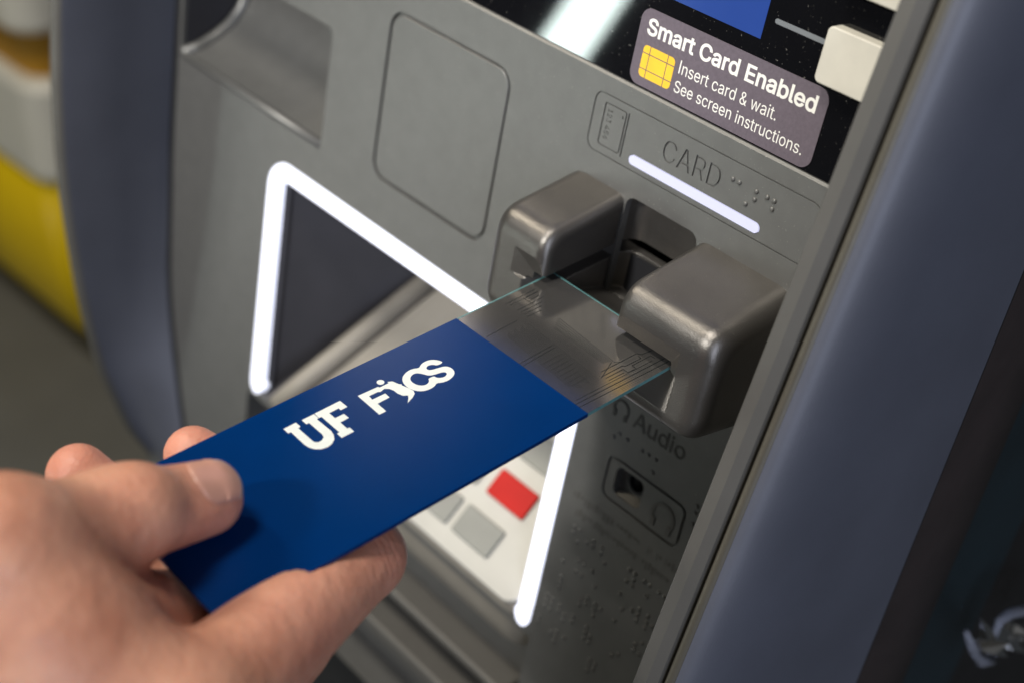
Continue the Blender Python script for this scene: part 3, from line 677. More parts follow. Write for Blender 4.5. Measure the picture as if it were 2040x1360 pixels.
# two rows of worn small print under the socket, too blurred to read
fine = []
vs, fs = [], []
rd = random.Random(3)
for row, (v0, ua, ub) in enumerate(((-91.0, 10.5, 57.5), (-97.0, 13.0, 55.0))):
    u = ua
    while u < ub:
        w = rd.choice((0.5, 1.2, 1.7, 2.0))
        h0, h1 = rd.choice(((0, 3.0), (0, 2.2), (0.9, 2.2), (-0.8, 2.2)))
        if rd.random() > 0.14:
            b0 = len(vs)
            vs += [P(u, v0 + h0, 0.12), P(u + w * 0.6, v0 + h0, 0.12), P(u + w * 0.6, v0 + h1, 0.12), P(u, v0 + h1, 0.12)]
            fs.append((b0, b0 + 1, b0 + 2, b0 + 3))
        u += w * 0.6 + 0.7
o = mesh('small_print', vs, fs, M_faint, fascia)
o['kind'] = 'stuff'

# blank square cover plate
prism('cover_plate', rrect(-113.9, -53.7, -25.3, 36.1, 6.2), -1.6, -0.1, M_panel, atm, 'blank square cover plate with rounded corners', bev=0.4, seg=2)

# audio socket
sock = []
sk = sheet('audio_socket', rrect(25.0, 37.4, -79.6, -68.2, 2.7), [([[(32.2 + 3.3 * math.cos(a), -72.6 + 3.3 * math.sin(a)) for a in np.linspace(0, 2 * math.pi, 24, endpoint=False)]], 9, False)],
           M_trim, atm, n_top=-3.2)
ring = [(32.2 + 4.1 * math.cos(a), -72.6 + 4.1 * math.sin(a)) for a in np.linspace(0, 2 * math.pi, 24, endpoint=False)]
hole = [(32.2 + 3.2 * math.cos(a), -72.6 + 3.2 * math.sin(a)) for a in np.linspace(0, 2 * math.pi, 24, endpoint=False)]
sheet('socket_ring', ring, [([hole], 2, True)], M_gap_shade, sk, n_top=-2.9)
# its lower bevelled lip catches the light
mesh('socket_lip', [P(25.8, -79.3, -0.3), P(36.6, -79.3, -0.3), P(35.4, -77.4, -3.6), P(27.0, -77.4, -3.6)], [(0, 1, 2, 3)], M_metal, sk)

# card light bar
prism('card_light_bar', capsule(0.9, 51.3, 28.85, 31.85), -1.0, 0.15, M_bar, atm, 'glowing white bar above the card slot')

# ------------------------------------------------------------------ screen glass, display, keys
glass = prism('screen_glass', [(-256, 51.9), (85, 51.9), (85, 260), (-256, 260)], -4.0, -1.0, M_glass, atm, 'glossy black screen surround')
prism('display', [(-150, 80.0), (34.5, 80.0), (34.5, 210), (-150, 210)], -1.0, -0.93, M_display, glass, 'lit blue display area')
prism('function_key_line', capsule(37.6, 56.5, 85.6, 87.0), -1.0, -0.92, M_print, glass)
prism('function_key_line', capsule(37.6, 66.0, 109.6, 111.0), -1.0, -0.92, M_print, glass)
for (ua, ub, va, vb) in ((56.2, 78.0, 77.0, 92.2), (56.2, 78.0, 101.4, 116.6)):
    prism('function_key', rrect(ua, ub, va, vb, 1.7), -2.0, 3.0, M_cream, atm, bev=0.5)

# sticker
st = prism('sticker', rrect(-6.9, 60.5, 52.35, 75.1, 3.6, 8), -0.98, -0.80, M_sticker, atm, 'mauve smart card sticker with white print and yellow chip')
SN = -0.76
def printed(s, u0, u1, v0, v1, off, mt, par=st, name='lettering'):
    return filled(name, fit_loops(text_loops(s, off), u0, u1, v0, v1), mt, par, SN)
printed('Smart Card Enabled', -3.9, 57.3, 67.55, 72.65, 0.020, M_ink)
printed('Insert card & wait.', 10.6, 46.2, 61.0, 64.95, 0.0, M_ink)
printed('See screen instructions.', 10.4, 56.9, 55.4, 59.0, 0.0, M_ink)
# chip symbol: nine yellow fields with gaps
cuts_u = [(-3.6, -1.15), (-0.85, 5.75), (6.05, 8.7)]
cuts_v = [(55.1, 57.35), (57.65, 62.05), (62.35, 64.6)]
for i, (a, b) in enumerate(cuts_u):
    for j, (c, d) in enumerate(cuts_v):
        r = 1.4
        loop = []
        for (x, y, cx, cy, a0, on) in ((b, d, b - r, d - r, 0, i == 2 and j == 2), (a, d, a + r, d - r, 90, i == 0 and j == 2),
                                       (a, c, a + r, c + r, 180, i == 0 and j == 0), (b, c, b - r, c + r, 270, i == 2 and j == 0)):
            if on: loop += [(cx + r * math.cos(math.radians(a0 + 90 * k / 5)), cy + r * math.sin(math.radians(a0 + 90 * k / 5))) for k in range(6)]
            else: loop.append((x, y))
        mesh('chip_field', [P(x, y, SN) for x, y in loop], [tuple(range(len(loop)))], M_gold, st)

# ------------------------------------------------------------------ card reader (one rounded housing with a notch and funnel slot)
CT, STt = math.cos(TILT), math.sin(TILT)
def reader_sdf(u, v, n):
    s = v * CT + n * STt
    top = (v - (11.8 + (28.8 - n) * 0.235)) * 0.973
    bot = (-23.0 - (28.8 - n) * 0.10 - v) * 0.995
    d = smax(top, n - 31.4, 6.8)
    d = smax(d, bot, 6.0)
    side = np.maximum(-21.0 - u, u - 69.3)
    d = smax(d, side, 7.0)
    d = np.maximum(d, -2.0 - n)
    # pocket body behind the fascia
    base = np.maximum(np.maximum(np.maximum(-2.0 - u, u - 38.0), np.maximum(-23 - v, v - 24.0)), np.maximum(-13 - n, n + 0.7))
    d = np.minimum(d, base)
    # upper notch between the jaws
    nt = smax(3.2 - u, u - 32.8, 4.0)
    nt = smax(nt, (-7.5 - n), 6.0)
    nt = smax(nt, v - 19.6 - 0.0 * n, 4.0)
    nt = np.where(n > 2.5, np.maximum(smax(3.2 - u, u - 32.8, 4.0), -7.5 - n), nt)
    nt = smax(nt, -(s + 13.0 - 0.35 * np.clip(n, -8, 26)), 1.0)
    d = smax(d, -nt, 4.2)
    # slot
    sl = np.maximum(np.maximum(np.maximum(s - 2.2, -1.9 - s), np.maximum(-1.2 - u, u - 54.8)), -12.0 - n)
    d = np.maximum(d, -sl)
    # shallow chamfered lip above the card, longer ramp below it
    k = n - 29.9
    fu = np.maximum((s - 2.2 - k * 3.6) / 3.75, -s - 1.0)
    fu = np.maximum(fu, np.maximum((-1.2 - u - k * 5.5) / 5.6, (u - 54.8 - k * 2.0) / 2.25))
    fu = np.maximum(fu, -k)
    k2 = n - 25.6
    fl = np.maximum((-s - 1.9 - k2 * 1.7) / 1.97, s + 0.2)
    fl = np.maximum(fl, np.maximum((-1.2 - u - k2 * 0.5) / 1.12, (u - 54.8 - k2 * 0.6) / 1.17))
    fl = np.maximum(fl, -k2)
    return np.maximum(d, -np.minimum(fu, fl))


rv, rf, rn = surface_net(reader_sdf, (-24.5, -28.5, -10.5), (71.5, 25.5, 34), 0.42)
reader = mesh('card_reader', [P(*p) for p in rv], rf, M_reader, atm, 'grey card reader mouth with two rounded jaws', smooth=True)
nw = rn[:, :1] * np.array([1, 0, 0]) + rn[:, 1:2] * VW + rn[:, 2:3] * NW
reader.data.normals_split_custom_set_from_vertices([tuple(x) for x in nw])

prism('throat_shade', rrect(4.2, 31.8, -17.5, -1.6, 1.5), -7.6, -6.4, M_gap_shade, reader, 'flat black slab painting in the shade of the card slot')  # slab puts the dark of the slot cavity into flat black

# ------------------------------------------------------------------ lit keypad frame
def uframe(name, n0, n1):
    w = 6.9
    uo0, uo1, vt, vb = -176.4, 4.5, -45.2, -155.5
    out = [(uo0, vb + 4)] + [(uo0 + 12.5 + 12.5 * math.cos(math.radians(a)), vt - 12.5 + 12.5 * math.sin(math.radians(a))) for a in range(180, 89, -10)]
    out += [(uo1 - 8 + 8 * math.cos(math.radians(a)), vt - 8 + 8 * math.sin(math.radians(a))) for a in range(90, -1, -10)] + [(uo1, vb + 6)]
    end_r = [(uo1 - 4 + 4 * math.cos(math.radians(a)), vb + 4 + 4 * math.sin(math.radians(a)) * 1.6) for a in range(-10, -171, -16)]
    inn = [(uo1 - w, vb + 6)] + [(uo1 - w - 2 + 2 * math.cos(math.radians(a)), vt - w - 2 + 2 * math.sin(math.radians(a))) for a in range(0, 91, 15)]
    inn += [(uo0 + w + 4 + 4 * math.cos(math.radians(a)), vt - w - 4 + 4 * math.sin(math.radians(a))) for a in range(90, 181, 15)] + [(uo0 + w, vb + 4)]
    end_l = [(uo0 + 4 + 4 * math.cos(math.radians(a)), vb + 4 + 4 * math.sin(math.radians(a)) * 1.6) for a in range(-10, -171, -16)]
    loop = out + end_r + inn + end_l
    reg = sheet(name, loop, [], M_led, atm, 'glowing white frame around the keypad recess', n_top=n1)
    # side walls
    me = reg.data
    k = len(loop)
    vs = [tuple(v.co) for v in me.vertices]; fs = [tuple(p.vertices) for p in me.polygons]
    b0 = len(vs)
    vs += [P(a, b, n1) for a, b in loop] + [P(a, b, n0) for a, b in loop]
    fs += [(b0 + i, b0 + k + i, b0 + k + (i + 1) % k, b0 + (i + 1) % k) for i in range(k)]
    me2 = bpy.data.meshes.new(name)
    me2.from_pydata(vs, [], fs); me2.materials.append(M_led); me2.update()
    reg.data = me2
    return reg


uframe('keypad_light_frame', -3.8, 0.3)
prism('light_channel', [(-4.6, -160), (5.2, -160), (5.2, -44.4), (-4.6, -44.4)], -8.0, -3.9, M_wall, atm)
prism('light_channel', [(-177.2, -160), (-167.4, -160), (-167.4, -44.4), (-177.2, -44.4)], -8.0, -3.9, M_wall, atm)

# keypad recess: walls, tray, plate, keys
recess = []
D38 = np.array([0, math.cos(math.radians(38)), math.sin(math.radians(38))])
N38 = np.array([0, -math.sin(math.radians(38)), math.cos(math.radians(38))])
K0 = np.array([0, 35.764, -148.911])
def K(u, d, h=0.0):
    w = K0 + np.array([u, 0, 0]) + D38 * d + N38 * h
    return (w[0] * MM, w[1] * MM, w[2] * MM)

bk = 84.0
# walls (left wall leans towards the middle)
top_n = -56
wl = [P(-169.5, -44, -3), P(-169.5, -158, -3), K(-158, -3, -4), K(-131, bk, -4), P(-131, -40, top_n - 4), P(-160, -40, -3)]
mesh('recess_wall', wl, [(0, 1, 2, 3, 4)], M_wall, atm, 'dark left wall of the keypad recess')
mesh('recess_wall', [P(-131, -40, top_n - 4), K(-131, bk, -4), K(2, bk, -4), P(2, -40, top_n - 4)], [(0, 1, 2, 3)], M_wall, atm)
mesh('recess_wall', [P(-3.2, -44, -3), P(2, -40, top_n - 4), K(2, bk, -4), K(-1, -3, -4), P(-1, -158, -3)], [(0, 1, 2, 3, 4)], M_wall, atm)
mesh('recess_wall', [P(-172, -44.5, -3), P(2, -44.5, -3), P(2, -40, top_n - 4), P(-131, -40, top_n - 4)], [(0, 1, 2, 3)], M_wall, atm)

# tray: sloped floor with a rounded front apron
prof = [K(0, bk, -3), K(0, 8, -3), K(0, -1, -3.2)]
prof = [np.array(p) for p in prof]
extra = [P(0, -155.5, 0.2), P(0, -158.5, -0.6), P(0, -168, -2.2), P(0, -175, -5.0), P(0, -178.5, -10), P(0, -179.5, -20)]
prof += [np.array(p) for p in extra]
tv, tf = [], []
for j, (u, _) in enumerate(((-158, 0), (-10, 0), (-5, 0), (-2.5, 0), (6.3, 0))):
    for i, p in enumerate(prof):
        q = p.copy()
        uu = u
        if j == 0 and i == 0: uu = -131
        drop = (0, 0, 1.2, 4.5, 8.0)[j] if i >= 3 else 0
        q[0] = uu * MM
        q = q - np.array(NW) * drop * MM
        tv.append(tuple(q))
k = len(prof)
for j in range(4):
    for i in range(k - 1):
        if j == 3 and i < 3: continue
        tf.append((j * k + i, j * k + i + 1, (j + 1) * k + i + 1, (j + 1) * k + i))
tray = mesh('keypad_tray', tv, tf, M_tray, atm, 'beige grey tray holding the keypad', smooth=True, fix=True)
# raised rim along the tray's left side
def tube(name, pts, r, mt, par, seg=10, label=None, cap=True, squash=1.0):
    pts = [np.array(p, float) for p in pts]
    vs, fs = [], []
    prevx = None
    for i, p in enumerate(pts):
        t = pts[min(i + 1, len(pts) - 1)] - pts[max(i - 1, 0)]
        t /= np.linalg.norm(t)
        a = np.array([0, 0, 1.0]) if prevx is None else prevx
        x = a - t * (a @ t)
        if np.linalg.norm(x) < 1e-6: x = np.array([1.0, 0, 0]) - t * t[0]
        x /= np.linalg.norm(x); prevx = x
        y = np.cross(t, x)
        rr = r[i] if isinstance(r, (list, tuple)) else r
        for k in range(seg):
            g = 2 * math.pi * k / seg
            vs.append(tuple(p + (x * math.cos(g) * squash + y * math.sin(g)) * rr))
    for i in range(len(pts) - 1):
        for k in range(seg):
            fs.append((i * seg + k, i * seg + (k + 1) % seg, (i + 1) * seg + (k + 1) % seg, (i + 1) * seg + k))
    if cap:
        fs.append(tuple(range(seg - 1, -1, -1))); fs.append(tuple((len(pts) - 1) * seg + k for k in range(seg)))
    return mesh(name, vs, fs, mt, par, label, smooth=True)


tube('tray_rim', [K(-154.5, -2, -1), K(-150.0, 12, 0), K(-129.5, 82, 0)], 4.6 * MM, M_tray, tray, 12)

keypad = prism('keypad', rrect(-116, -3.6, -1.6, 62, 6.5, 8), -2.6, 0.0, M_white, atm, 'white keypad plate with grey and red keys', fr=K, bev=0.8)
kd0 = prism('key', rrect(-10.2, 10.2, -6.1, 6.1, 1.0), -0.3, 1.6, M_key, keypad, bev=0.5, seg=2,
            fr=lambda a, b, n: (a * MM, b * MM, n * MM))
kd1 = prism('key', rrect(-10.2, 10.2, -5.7, 5.7, 1.0), -0.3, 1.6, M_red, keypad, 'red cancel key', bev=0.5, seg=2,
            fr=lambda a, b, n: (a * MM, b * MM, n * MM))
RK = Matrix(((1, 0, 0, 0), (0, D38[1], N38[1], 0), (0, D38[2], N38[2], 0), (0, 0, 0, 1)))
fgrey, fred = True, True
for ci in range(3):
    for ri in range(4):
        cu, cd = -32.6 - 26.2 * ci - (2.2 if ri == 0 and ci == 0 else 0), (12.3, 31.4, 50.5, 66.0)[ri]
        if ri == 3: continue
        mtx = Matrix.Translation(K(cu, cd, 0.0)) @ RK
        if ci == 0 and ri == 1:
            kd1.matrix_local = mtx
        elif fgrey:
            kd0.matrix_local = mtx; fgrey = False
        else:
            c = kd0.copy(); COL.objects.link(c); c.parent = keypad; c.matrix_local = mtx
for j in range(3):
    mesh('key_legend', [K(-37.5, 33.5 + j, 1.66), K(-27.5 - j, 33.5 + j, 1.66), K(-27.5 - j, 34.1 + j, 1.66), K(-37.5, 34.1 + j, 1.66)], [(0, 1, 2, 3)], M_dark, kd1) if j < 1 else None

# ledges under the keypad tray
for (v0, v1, n1) in ((-197, -202, -3.0), (-215, -222, 1.0)):
    o = prism('lower_ledge', [(v0, -17), (v0 - 1, n1), (v1, n1), (v1 - 5, -17)], -170, -4, M_trim, atm, fr=lambda a, b, c: P(c, a, b), bev=1.5)

# receipt scoop: curved surface swept across, dark end wall
arc = [(0, -28.2), (-8, -26.0), (-16, -22.2), (-22.5, -17.5), (-27.5, -11.5), (-30.5, -4), (-31.5, 4), (-31.5, 13), (-30.0, 22)]
sv, sf = [], []
for u in (-246.2, -145.8):
    for n, v in arc: sv.append(P(u, v, n - 0.05))
k = len(arc)
for i in range(k - 1): sf.append((i, i + 1, k + i + 1, k + i))
scoop = mesh('receipt_scoop', sv, sf, M_panel, atm, 'curved grey scoop recessed in the fascia', smooth=True)
ew = [P(-246.2, v, n - 0.05) for n, v in arc] + [P(-246.2, 22, 0)]
mesh('end_wall', ew, [tuple(range(len(ew)))], M_wall, scoop)
ew = [P(-145.8, v, n - 0.05) for n, v in arc] + [P(-145.8, 22, 0)]
mesh('end_wall', ew, [tuple(range(len(ew)))], M_wall, scoop)
mesh('top_wall', [P(-246.2, 18.4, -0.5), P(-145.8, 18.4, -0.5), P(-145.8, 22, -30), P(-246.2, 22, -30)], [(0, 1, 2, 3)], M_wall, scoop)
tube('scoop_edge', [P(-243.8, v, n + 0.4) for n, v in arc], 2.6 * MM, M_panel, scoop, 8)
tube('scoop_edge', [P(-245, -28.6, -0.6), P(-200, -28.6, -0.6), P(-147, -28.6, -0.6)], 1.6 * MM, M_panel, scoop, 8)

# ------------------------------------------------------------------ side rails
def interp(tab, v):
    xs = [a for a, _ in tab]; ys = [b for _, b in tab]
    return float(np.interp(v, xs, ys))


def sweep(name, sect, vs_, mt, label=None, par=None, smooth=True):
    """sect(v) -> list of (u, n)"""
    V, F = [], []
    for v in vs_:
        s = sect(v)
        V += [P(u, v, n) for u, n in s]
    k = len(s)
    for j in range(len(vs_) - 1):
        for i in range(k - 1):
            F.append((j * k + i, j * k + i + 1, (j + 1) * k + i + 1, (j + 1) * k + i))
    return mesh(name, V, F, mt, par or atm, label, smooth=smooth, fix=True)


RT = [(-330, 52), (-260, 58), (-200, 60.5), (-150, 59.0), (-87, 52.4), (-7, 41.0), (61, 31.4), (110, 25.1), (200, 12.5), (262, 4)]
LT = [(-252, -4), (-245, 1.1), (-225, 13.5), (-205, 21.7), (-185, 29.5), (-161, 36.0), (-138, 41.0), (-115, 45.0), (-92, 48.6), (-70, 51.0), (-40, 52.6), (-5, 53.0), (40, 52.0), (120, 46), (262, 32)]
vr = list(np.linspace(-330, 262, 60))
nr = lambda v: interp(RT, v)
sweep('inner_rail', lambda v: [(85.2, -3), (85.2, nr(v) - 0.5), (85.6, nr(v)), (89.3, nr(v) + 0.1), (92.2, nr(v) - 1.3), (92.7, nr(v) - 2.4), (92.7, nr(v) - 14)],
      vr, M_trim, 'grey inner rail beside the card reader', smooth=False)
sweep('rail_gap_and_shade', lambda v: [(92.0, nr(v) - 6), (94.2, nr(v) - 6)], vr, M_gap_shade)
sweep('rail_edge', lambda v: [(93.9, nr(v) - 14), (93.9, nr(v) - 1.6), (94.3, nr(v) - 0.9), (95.2, nr(v) - 0.5), (96.4, nr(v) - 0.9), (97.0, nr(v) - 1.8)],
      vr, M_tan)
def outer(v):
    b, nn = -40.0, nr(v) - 1.5
    pts = []
    for k in range(19):
        a = math.radians(90 * k / 18)
        pts.append((96.9 + 13.6 * math.sin(a) ** 0.9, b + (nn - b) * (math.cos(a) ** 1.05 if k < 18 else 0)))
    return pts
sweep('side_shell', outer, vr, M_slate, 'slate blue curved outer shell of the side rail')
sweep('shell_seam', lambda v: [(110.5, -40), (110.4, -41), (109.2, -41.2)], vr, M_gap_shade)
sweep('cabinet_side', lambda v: [(109.2, -41), (109.6, -60), (109.4, -84.5), (104.5, -85)], vr, M_brown, 'dark brown strip of the cabinet side')
sweep('cabinet_side', lambda v: [(104.5, -85), (104.5, -150)], vr, M_teal, 'dark teal strip of the cabinet side')
prism('cabinet_body', [(-256, -700), (104, -700), (104, 262), (-256, 262)], -420, -151, M_black, atm)

vl = list(np.linspace(-252, 262, 64))
nl = lambda v: interp(LT, v)
ub = lambda v: -253.0 + 5.0 * max(0, (-70 - v) / 100) ** 1 + 26 * max(0, (-130 - v) / 110) ** 1.5
sweep('inner_rail', lambda v: [(ub(v) + 2.5, -3), (ub(v), 3), (-251.5 + 0.35 * (ub(v) + 253), nl(v) * 0.45), (-252.0, max(nl(v) - 5, -2)), (-252.6, nl(v) - 2.0)],
      vl, M_slate, 'slate blue inner face of the far side rail')
sweep('rail_edge', lambda v: [(-252.6, nl(v) - 2.0), (-253.4, nl(v) - 0.8), (-255.0, nl(v)), (-259, nl(v) - 0.2), (-262, nl(v) - 2), (-264, nl(v) - 7), (-266, nl(v) - 30), (-266, -200)],
      vl, M_trim)
sweep('rail_gap_and_shade', lambda v: [(ub(v) - 0.5, 0.25), (ub(v) + 5.0, 0.25), (ub(v) + 5.2, -0.5)], [v for v in vl if v < 50], M_gap_shade)  # flat dark strip standing in for shade where the fascia meets the rail
# end block of the far rail, below its seam
sweep('rail_foot', lambda v: [(-206, -30), (-216, interp([(-330, -40), (-254, -8)], v) - 6), (-250, interp([(-330, -40), (-254, -8)], v)), (-262, interp([(-330, -40), (-254, -8)], v) - 2), (-266, -200)],
      [-330, -310, -290, -270, -256], M_slate)

# lower cabinet front
prism('lower_front', [(-256, -700), (104, -700), (104, -253), (-256, -253)], -60, -12, M_black, atm)

# ------------------------------------------------------------------ the test card
card = empty('test_card', (0.027, -0.04, 0), 'long blue skimmer test card with white logo and bare circuit end', 'card')
W = lambda x, y, z=0.0: (x * MM, y * MM, z * MM)
TH = 1.25
def slab(name, x0, x1, y0, y1, z0, z1, mtop, medge, par, label=None):
    vs = [W(x0, y0, z0), W(x1, y0, z0), W(x1, y1, z0), W(x0, y1, z0), W(x0, y0, z1), W(x1, y0, z1), W(x1, y1, z1), W(x0, y1, z1)]
    fs = [(3, 2, 1, 0), (4, 5, 6, 7), (0, 1, 5, 4), (1, 2, 6, 5), (2, 3, 7, 6), (3, 0, 4, 7)]
    return mesh(name, vs, fs, [mtop, medge], par, label, mi=[0, 0, 1, 1, 1, 1])
body = slab('card_body', 0, 54, -113.5, 0.0, -TH, 0.0, M_blue, M_blue, card, 'blue coated card body')
board = slab('circuit_end', 0.15, 53.85, 0.02, 38.3, -TH + 0.05, -0.08, M_circ, M_edge, card, 'bare metallic circuit end with fine dark traces')

# traces (read from the photograph in card millimetres), thin ribbons on the board
tvs, tfs = [], []
def trace(pts, w=0.20, z=-0.07):
    for (x0, y0), (x1, y1) in zip(pts[:-1], pts[1:]):
        d = np.array([x1 - x0, y1 - y0]); L = np.linalg.norm(d)
        if L < 1e-6: continue
        d /= L; nrm = np.array([-d[1], d[0]]) * w / 2
        e = d * w / 2
        b0 = len(tvs)
        for p in ((x0 - e[0] - nrm[0], y0 - e[1] - nrm[1]), (x1 + e[0] - nrm[0], y1 + e[1] - nrm[1]),
                  (x1 + e[0] + nrm[0], y1 + e[1] + nrm[1]), (x0 - e[0] + nrm[0], y0 - e[1] + nrm[1])):
            tvs.append(W(p[0], p[1], z))
        tfs.append((b0, b0 + 1, b0 + 2, b0 + 3))
trace([(49.2, 0.2), (50.6, 37.5)], 0.26); trace([(50.7, 0.2), (52.2, 37.0)], 0.26)
trace([(48.0, 1), (49.0, 30)], 0.16)
for k in range(6):
    trace([(18.2 + 0.9 * k * 0.55, 23.4 - 0.85 * k), (42.2 - 0.2 * k, 21.0 + 0.35 - 0.55 * k)], 0.16)
trace([(42.4, 20.6), (45.5, 13.5)], 0.22); trace([(42.8, 21.2), (44.0, 23.0)], 0.2)
trace([(43.6, 15.4), (44.0, 29.0), (45.2, 29.8), (46.0, 35.5)], 0.26)
trace([(45.2, 14.2), (45.4, 22.0), (46.0, 22.3), (46.3, 28.5), (45.2, 28.6)], 0.24)
trace([(46.4, 14.5), (46.6, 21.0), (48.4, 21.0), (48.5, 23.5)], 0.22)
trace([(47.6, 14.5), (47.8, 20.0)], 0.2)
trace([(47.0, 24.2), (47.2, 31.5), (48.8, 31.5)], 0.22); trace([(47.0, 24.2), (48.8, 24.0)], 0.22)
trace([(3.6, 16.2), (3.4, 27.6)], 0.22); trace([(4.9, 16.4), (4.7, 27.6)], 0.22); trace([(4.9, 22), (6.6, 22), (6.5, 26.5)], 0.2)
trace([(6.6, 22.0), (8.6, 22.2)], 0.2); trace([(8.0, 16.6), (7.8, 27.0)], 0.2); trace([(9.4, 16.6), (9.3, 25.0)], 0.2)
trace([(10.7, 16.8), (10.7, 23.5)], 0.2); trace([(12.0, 16.7), (12.3, 22.0)], 0.2)
trace([(26.8, 0.2), (26.5, 13.0)], 0.24); trace([(28.2, 0.2), (27.6, 12.6)], 0.24)
trace([(12.0, 1.0), (11.6, 12.8)], 0.2)
for k in range(15):
    trace([(14.5 + 0.5 * (k % 4), 14.6 - 0.62 * k), (45.5 - 0.7 * (k % 5), 12.6 - 0.62 * k)], 0.09, -0.072)
for k in range(26):
    y = 14.5 + k * 0.78
    trace([(49.5 - (k % 3) * 0.4, y), (53.4, y)], 0.09, -0.071)
for k in range(8):
    trace([(31.0 + 1.7 * k, 5.0), (31.0 + 1.7 * k, 13.0 - 0.4 * k)], 0.09, -0.0715)
mesh('board_rim', [W(0.15, 0.05, -0.06), W(0.6, 0.05, -0.06), W(0.6, 37.85, -0.06), W(53.85, 37.85, -0.06), W(53.85, 38.3, -0.06), W(0.15, 38.3, -0.06)], [(0, 1, 2, 5), (2, 3, 4, 5)], M_edge, board)
tr_o = mesh('copper_traces', tvs, tfs, M_trace, board)
tr_o['kind'] = 'stuff'

# logo, traced
LU = [(8.98, -65.91), (8.9, -62.01), (11.0, -61.97), (11.13, -62.8), (17.14, -62.81), (18.08, -62.72), (18.77, -61.99), (18.75, -60.87), (18.01, -59.75), (16.92, -59.43), (11.2, -59.43), (11.12, -60.27), (9.05, -60.27), (9.05, -56.41), (11.11, -56.41), (11.2, -57.0), (17.25, -56.87), (19.04, -57.31), (20.46, -58.22), (21.42, -59.62), (21.78, -61.26), (21.38, -62.96), (20.38, -64.27), (18.9, -65.03), (17.28, -65.25), (11.25, -65.12), (11.19, -65.93)]
LF = [(9.0, -56.16), (8.94, -47.9), (12.13, -47.85), (12.16, -50.03), (11.22, -50.0), (11.23, -53.09), (13.79, -53.08), (13.86, -50.27), (15.98, -50.23), (16.03, -53.04), (19.1, -53.1), (19.08, -52.38), (21.12, -52.4), (21.12, -56.36), (19.04, -56.33), (19.01, -55.55), (11.22, -55.5), (11.16, -56.25)]
LG = [(10.22, -43.03), (10.54, -36.53), (11.07, -36.27), (11.09, -33.28), (10.48, -33.24), (11.1, -32.05), (13.15, -31.37), (13.71, -30.87), (13.98, -31.15), (16.11, -30.46), (17.75, -30.1), (18.93, -30.6), (19.84, -32.01), (20.81, -34.53), (19.43, -33.19), (18.41, -32.47), (17.66, -33.61), (16.02, -34.15), (14.38, -34.19), (13.09, -34.68), (12.27, -35.7), (12.66, -37.34), (12.25, -37.85), (12.16, -40.75), (13.87, -40.97), (13.97, -36.7), (16.0, -36.8), (16.04, -40.88), (19.91, -41.01), (19.89, -43.27)]
LC = [(11.16, -22.77), (10.31, -24.32), (10.23, -26.15), (10.91, -28.06), (11.99, -29.44), (13.73, -30.31), (15.7, -30.54), (17.42, -30.06), (18.83, -29.17), (19.72, -27.86), (20.06, -26.09), (19.84, -24.36), (19.11, -23.24), (19.94, -21.86), (20.29, -20.07), (19.82, -17.93), (18.81, -16.44), (17.35, -15.84), (15.84, -15.98), (14.75, -17.0), (14.33, -18.93), (13.82, -20.95), (13.15, -21.45), (12.33, -21.29), (11.81, -20.34), (12.21, -18.93), (13.42, -18.18), (13.36, -16.08), (12.31, -16.2), (10.89, -17.13), (10.04, -18.55), (9.95, -20.22), (10.29, -21.54)]
LH = [(13.57, -23.69), (12.42, -24.65), (12.15, -25.81), (12.85, -27.33), (14.15, -28.1), (15.8, -28.07), (17.34, -27.28), (17.94, -26.06), (17.67, -24.71), (16.88, -23.99), (16.23, -23.79), (16.33, -21.81), (17.31, -21.75), (18.08, -21.0), (18.48, -19.6), (17.83, -18.35), (16.93, -18.3), (16.41, -19.09), (15.99, -21.35), (15.32, -22.88)]
LD = [(9.45 + 1.05 * math.cos(a), -34.78 + 1.05 * math.sin(a)) for a in np.linspace(0, 2 * math.pi, 18, endpoint=False)]
def soften(loop, it=1):
    for _ in range(it):
        L = []
        for i in range(len(loop)):
            a, b = np.array(loop[i]), np.array(loop[(i + 1) % len(loop)])
            L += [tuple(a * 0.75 + b * 0.25), tuple(a * 0.25 + b * 0.75)]
        loop = L
    return loop
fw = lambda a, b, n: W(a, b, n)
for loop, holes in ((LU, []), (LF, []), (LG, []), (LD, []), (soften(LC, 2), [([soften(LH, 2)], 1, True)])):
    sheet('logo_letter', loop, holes, M_logo, body, n_top=0.03, fr=fw)

# ------------------------------------------------------------------ the hand
def rc(X, Y, Z, a, b, r1, r2):
    """round cone"""
    a = np.array(a, float); b = np.array(b, float)
    d = b - a; L2 = d @ d
    px, py, pz = X - a[0], Y - a[1], Z - a[2]
    t = np.clip((px * d[0] + py * d[1] + pz * d[2]) / L2, 0, 1)
    return np.sqrt((px - t * d[0]) ** 2 + (py - t * d[1]) ** 2 + (pz - t * d[2]) ** 2) - (r1 + (r2 - r1) * t)


TT = onz(408, 992, 9.3)          # thumb tip
TI = onz(215, 1040, 17.0)        # thumb end joint
TM = onz(-5, 1106, 28.0)        # thumb base knuckle
TW = onz(-330, 1330, 10.0)       # towards the wrist
IP = onz(722, 1108, -15.5)       # index middle joint
IM = onz(345, 1450, -3.0)         # index knuckle
IT = onz(385, 905, -7.5)         # index tip
ID = (IP * 0.45 + IT * 0.55) + np.array([6, 6, -7])
MT = onz(156, 945, -6.0)         # middle tip
MP = IP + np.array([-1, -22, -15])
MD = MP * 0.4 + MT * 0.6 + np.array([4, 4, -10])
IK = onz(120, 1560, -2.0)
MK = IM + np.array([6, -14, -20])
WEB = onz(110, 1265, 14.0)
INN = onz(330, 1235, -17.0)
RK = MK + np.array([6, -15, -17]); RP = MP + np.array([2, -19, -17]); RE = onz(170, 1090, -30.0)      # ring finger
LK = RK + np.array([6, -15, -15]); LP = RP + np.array([4, -18, -14]); LE = onz(170, 1160, -46.0)      # little finger
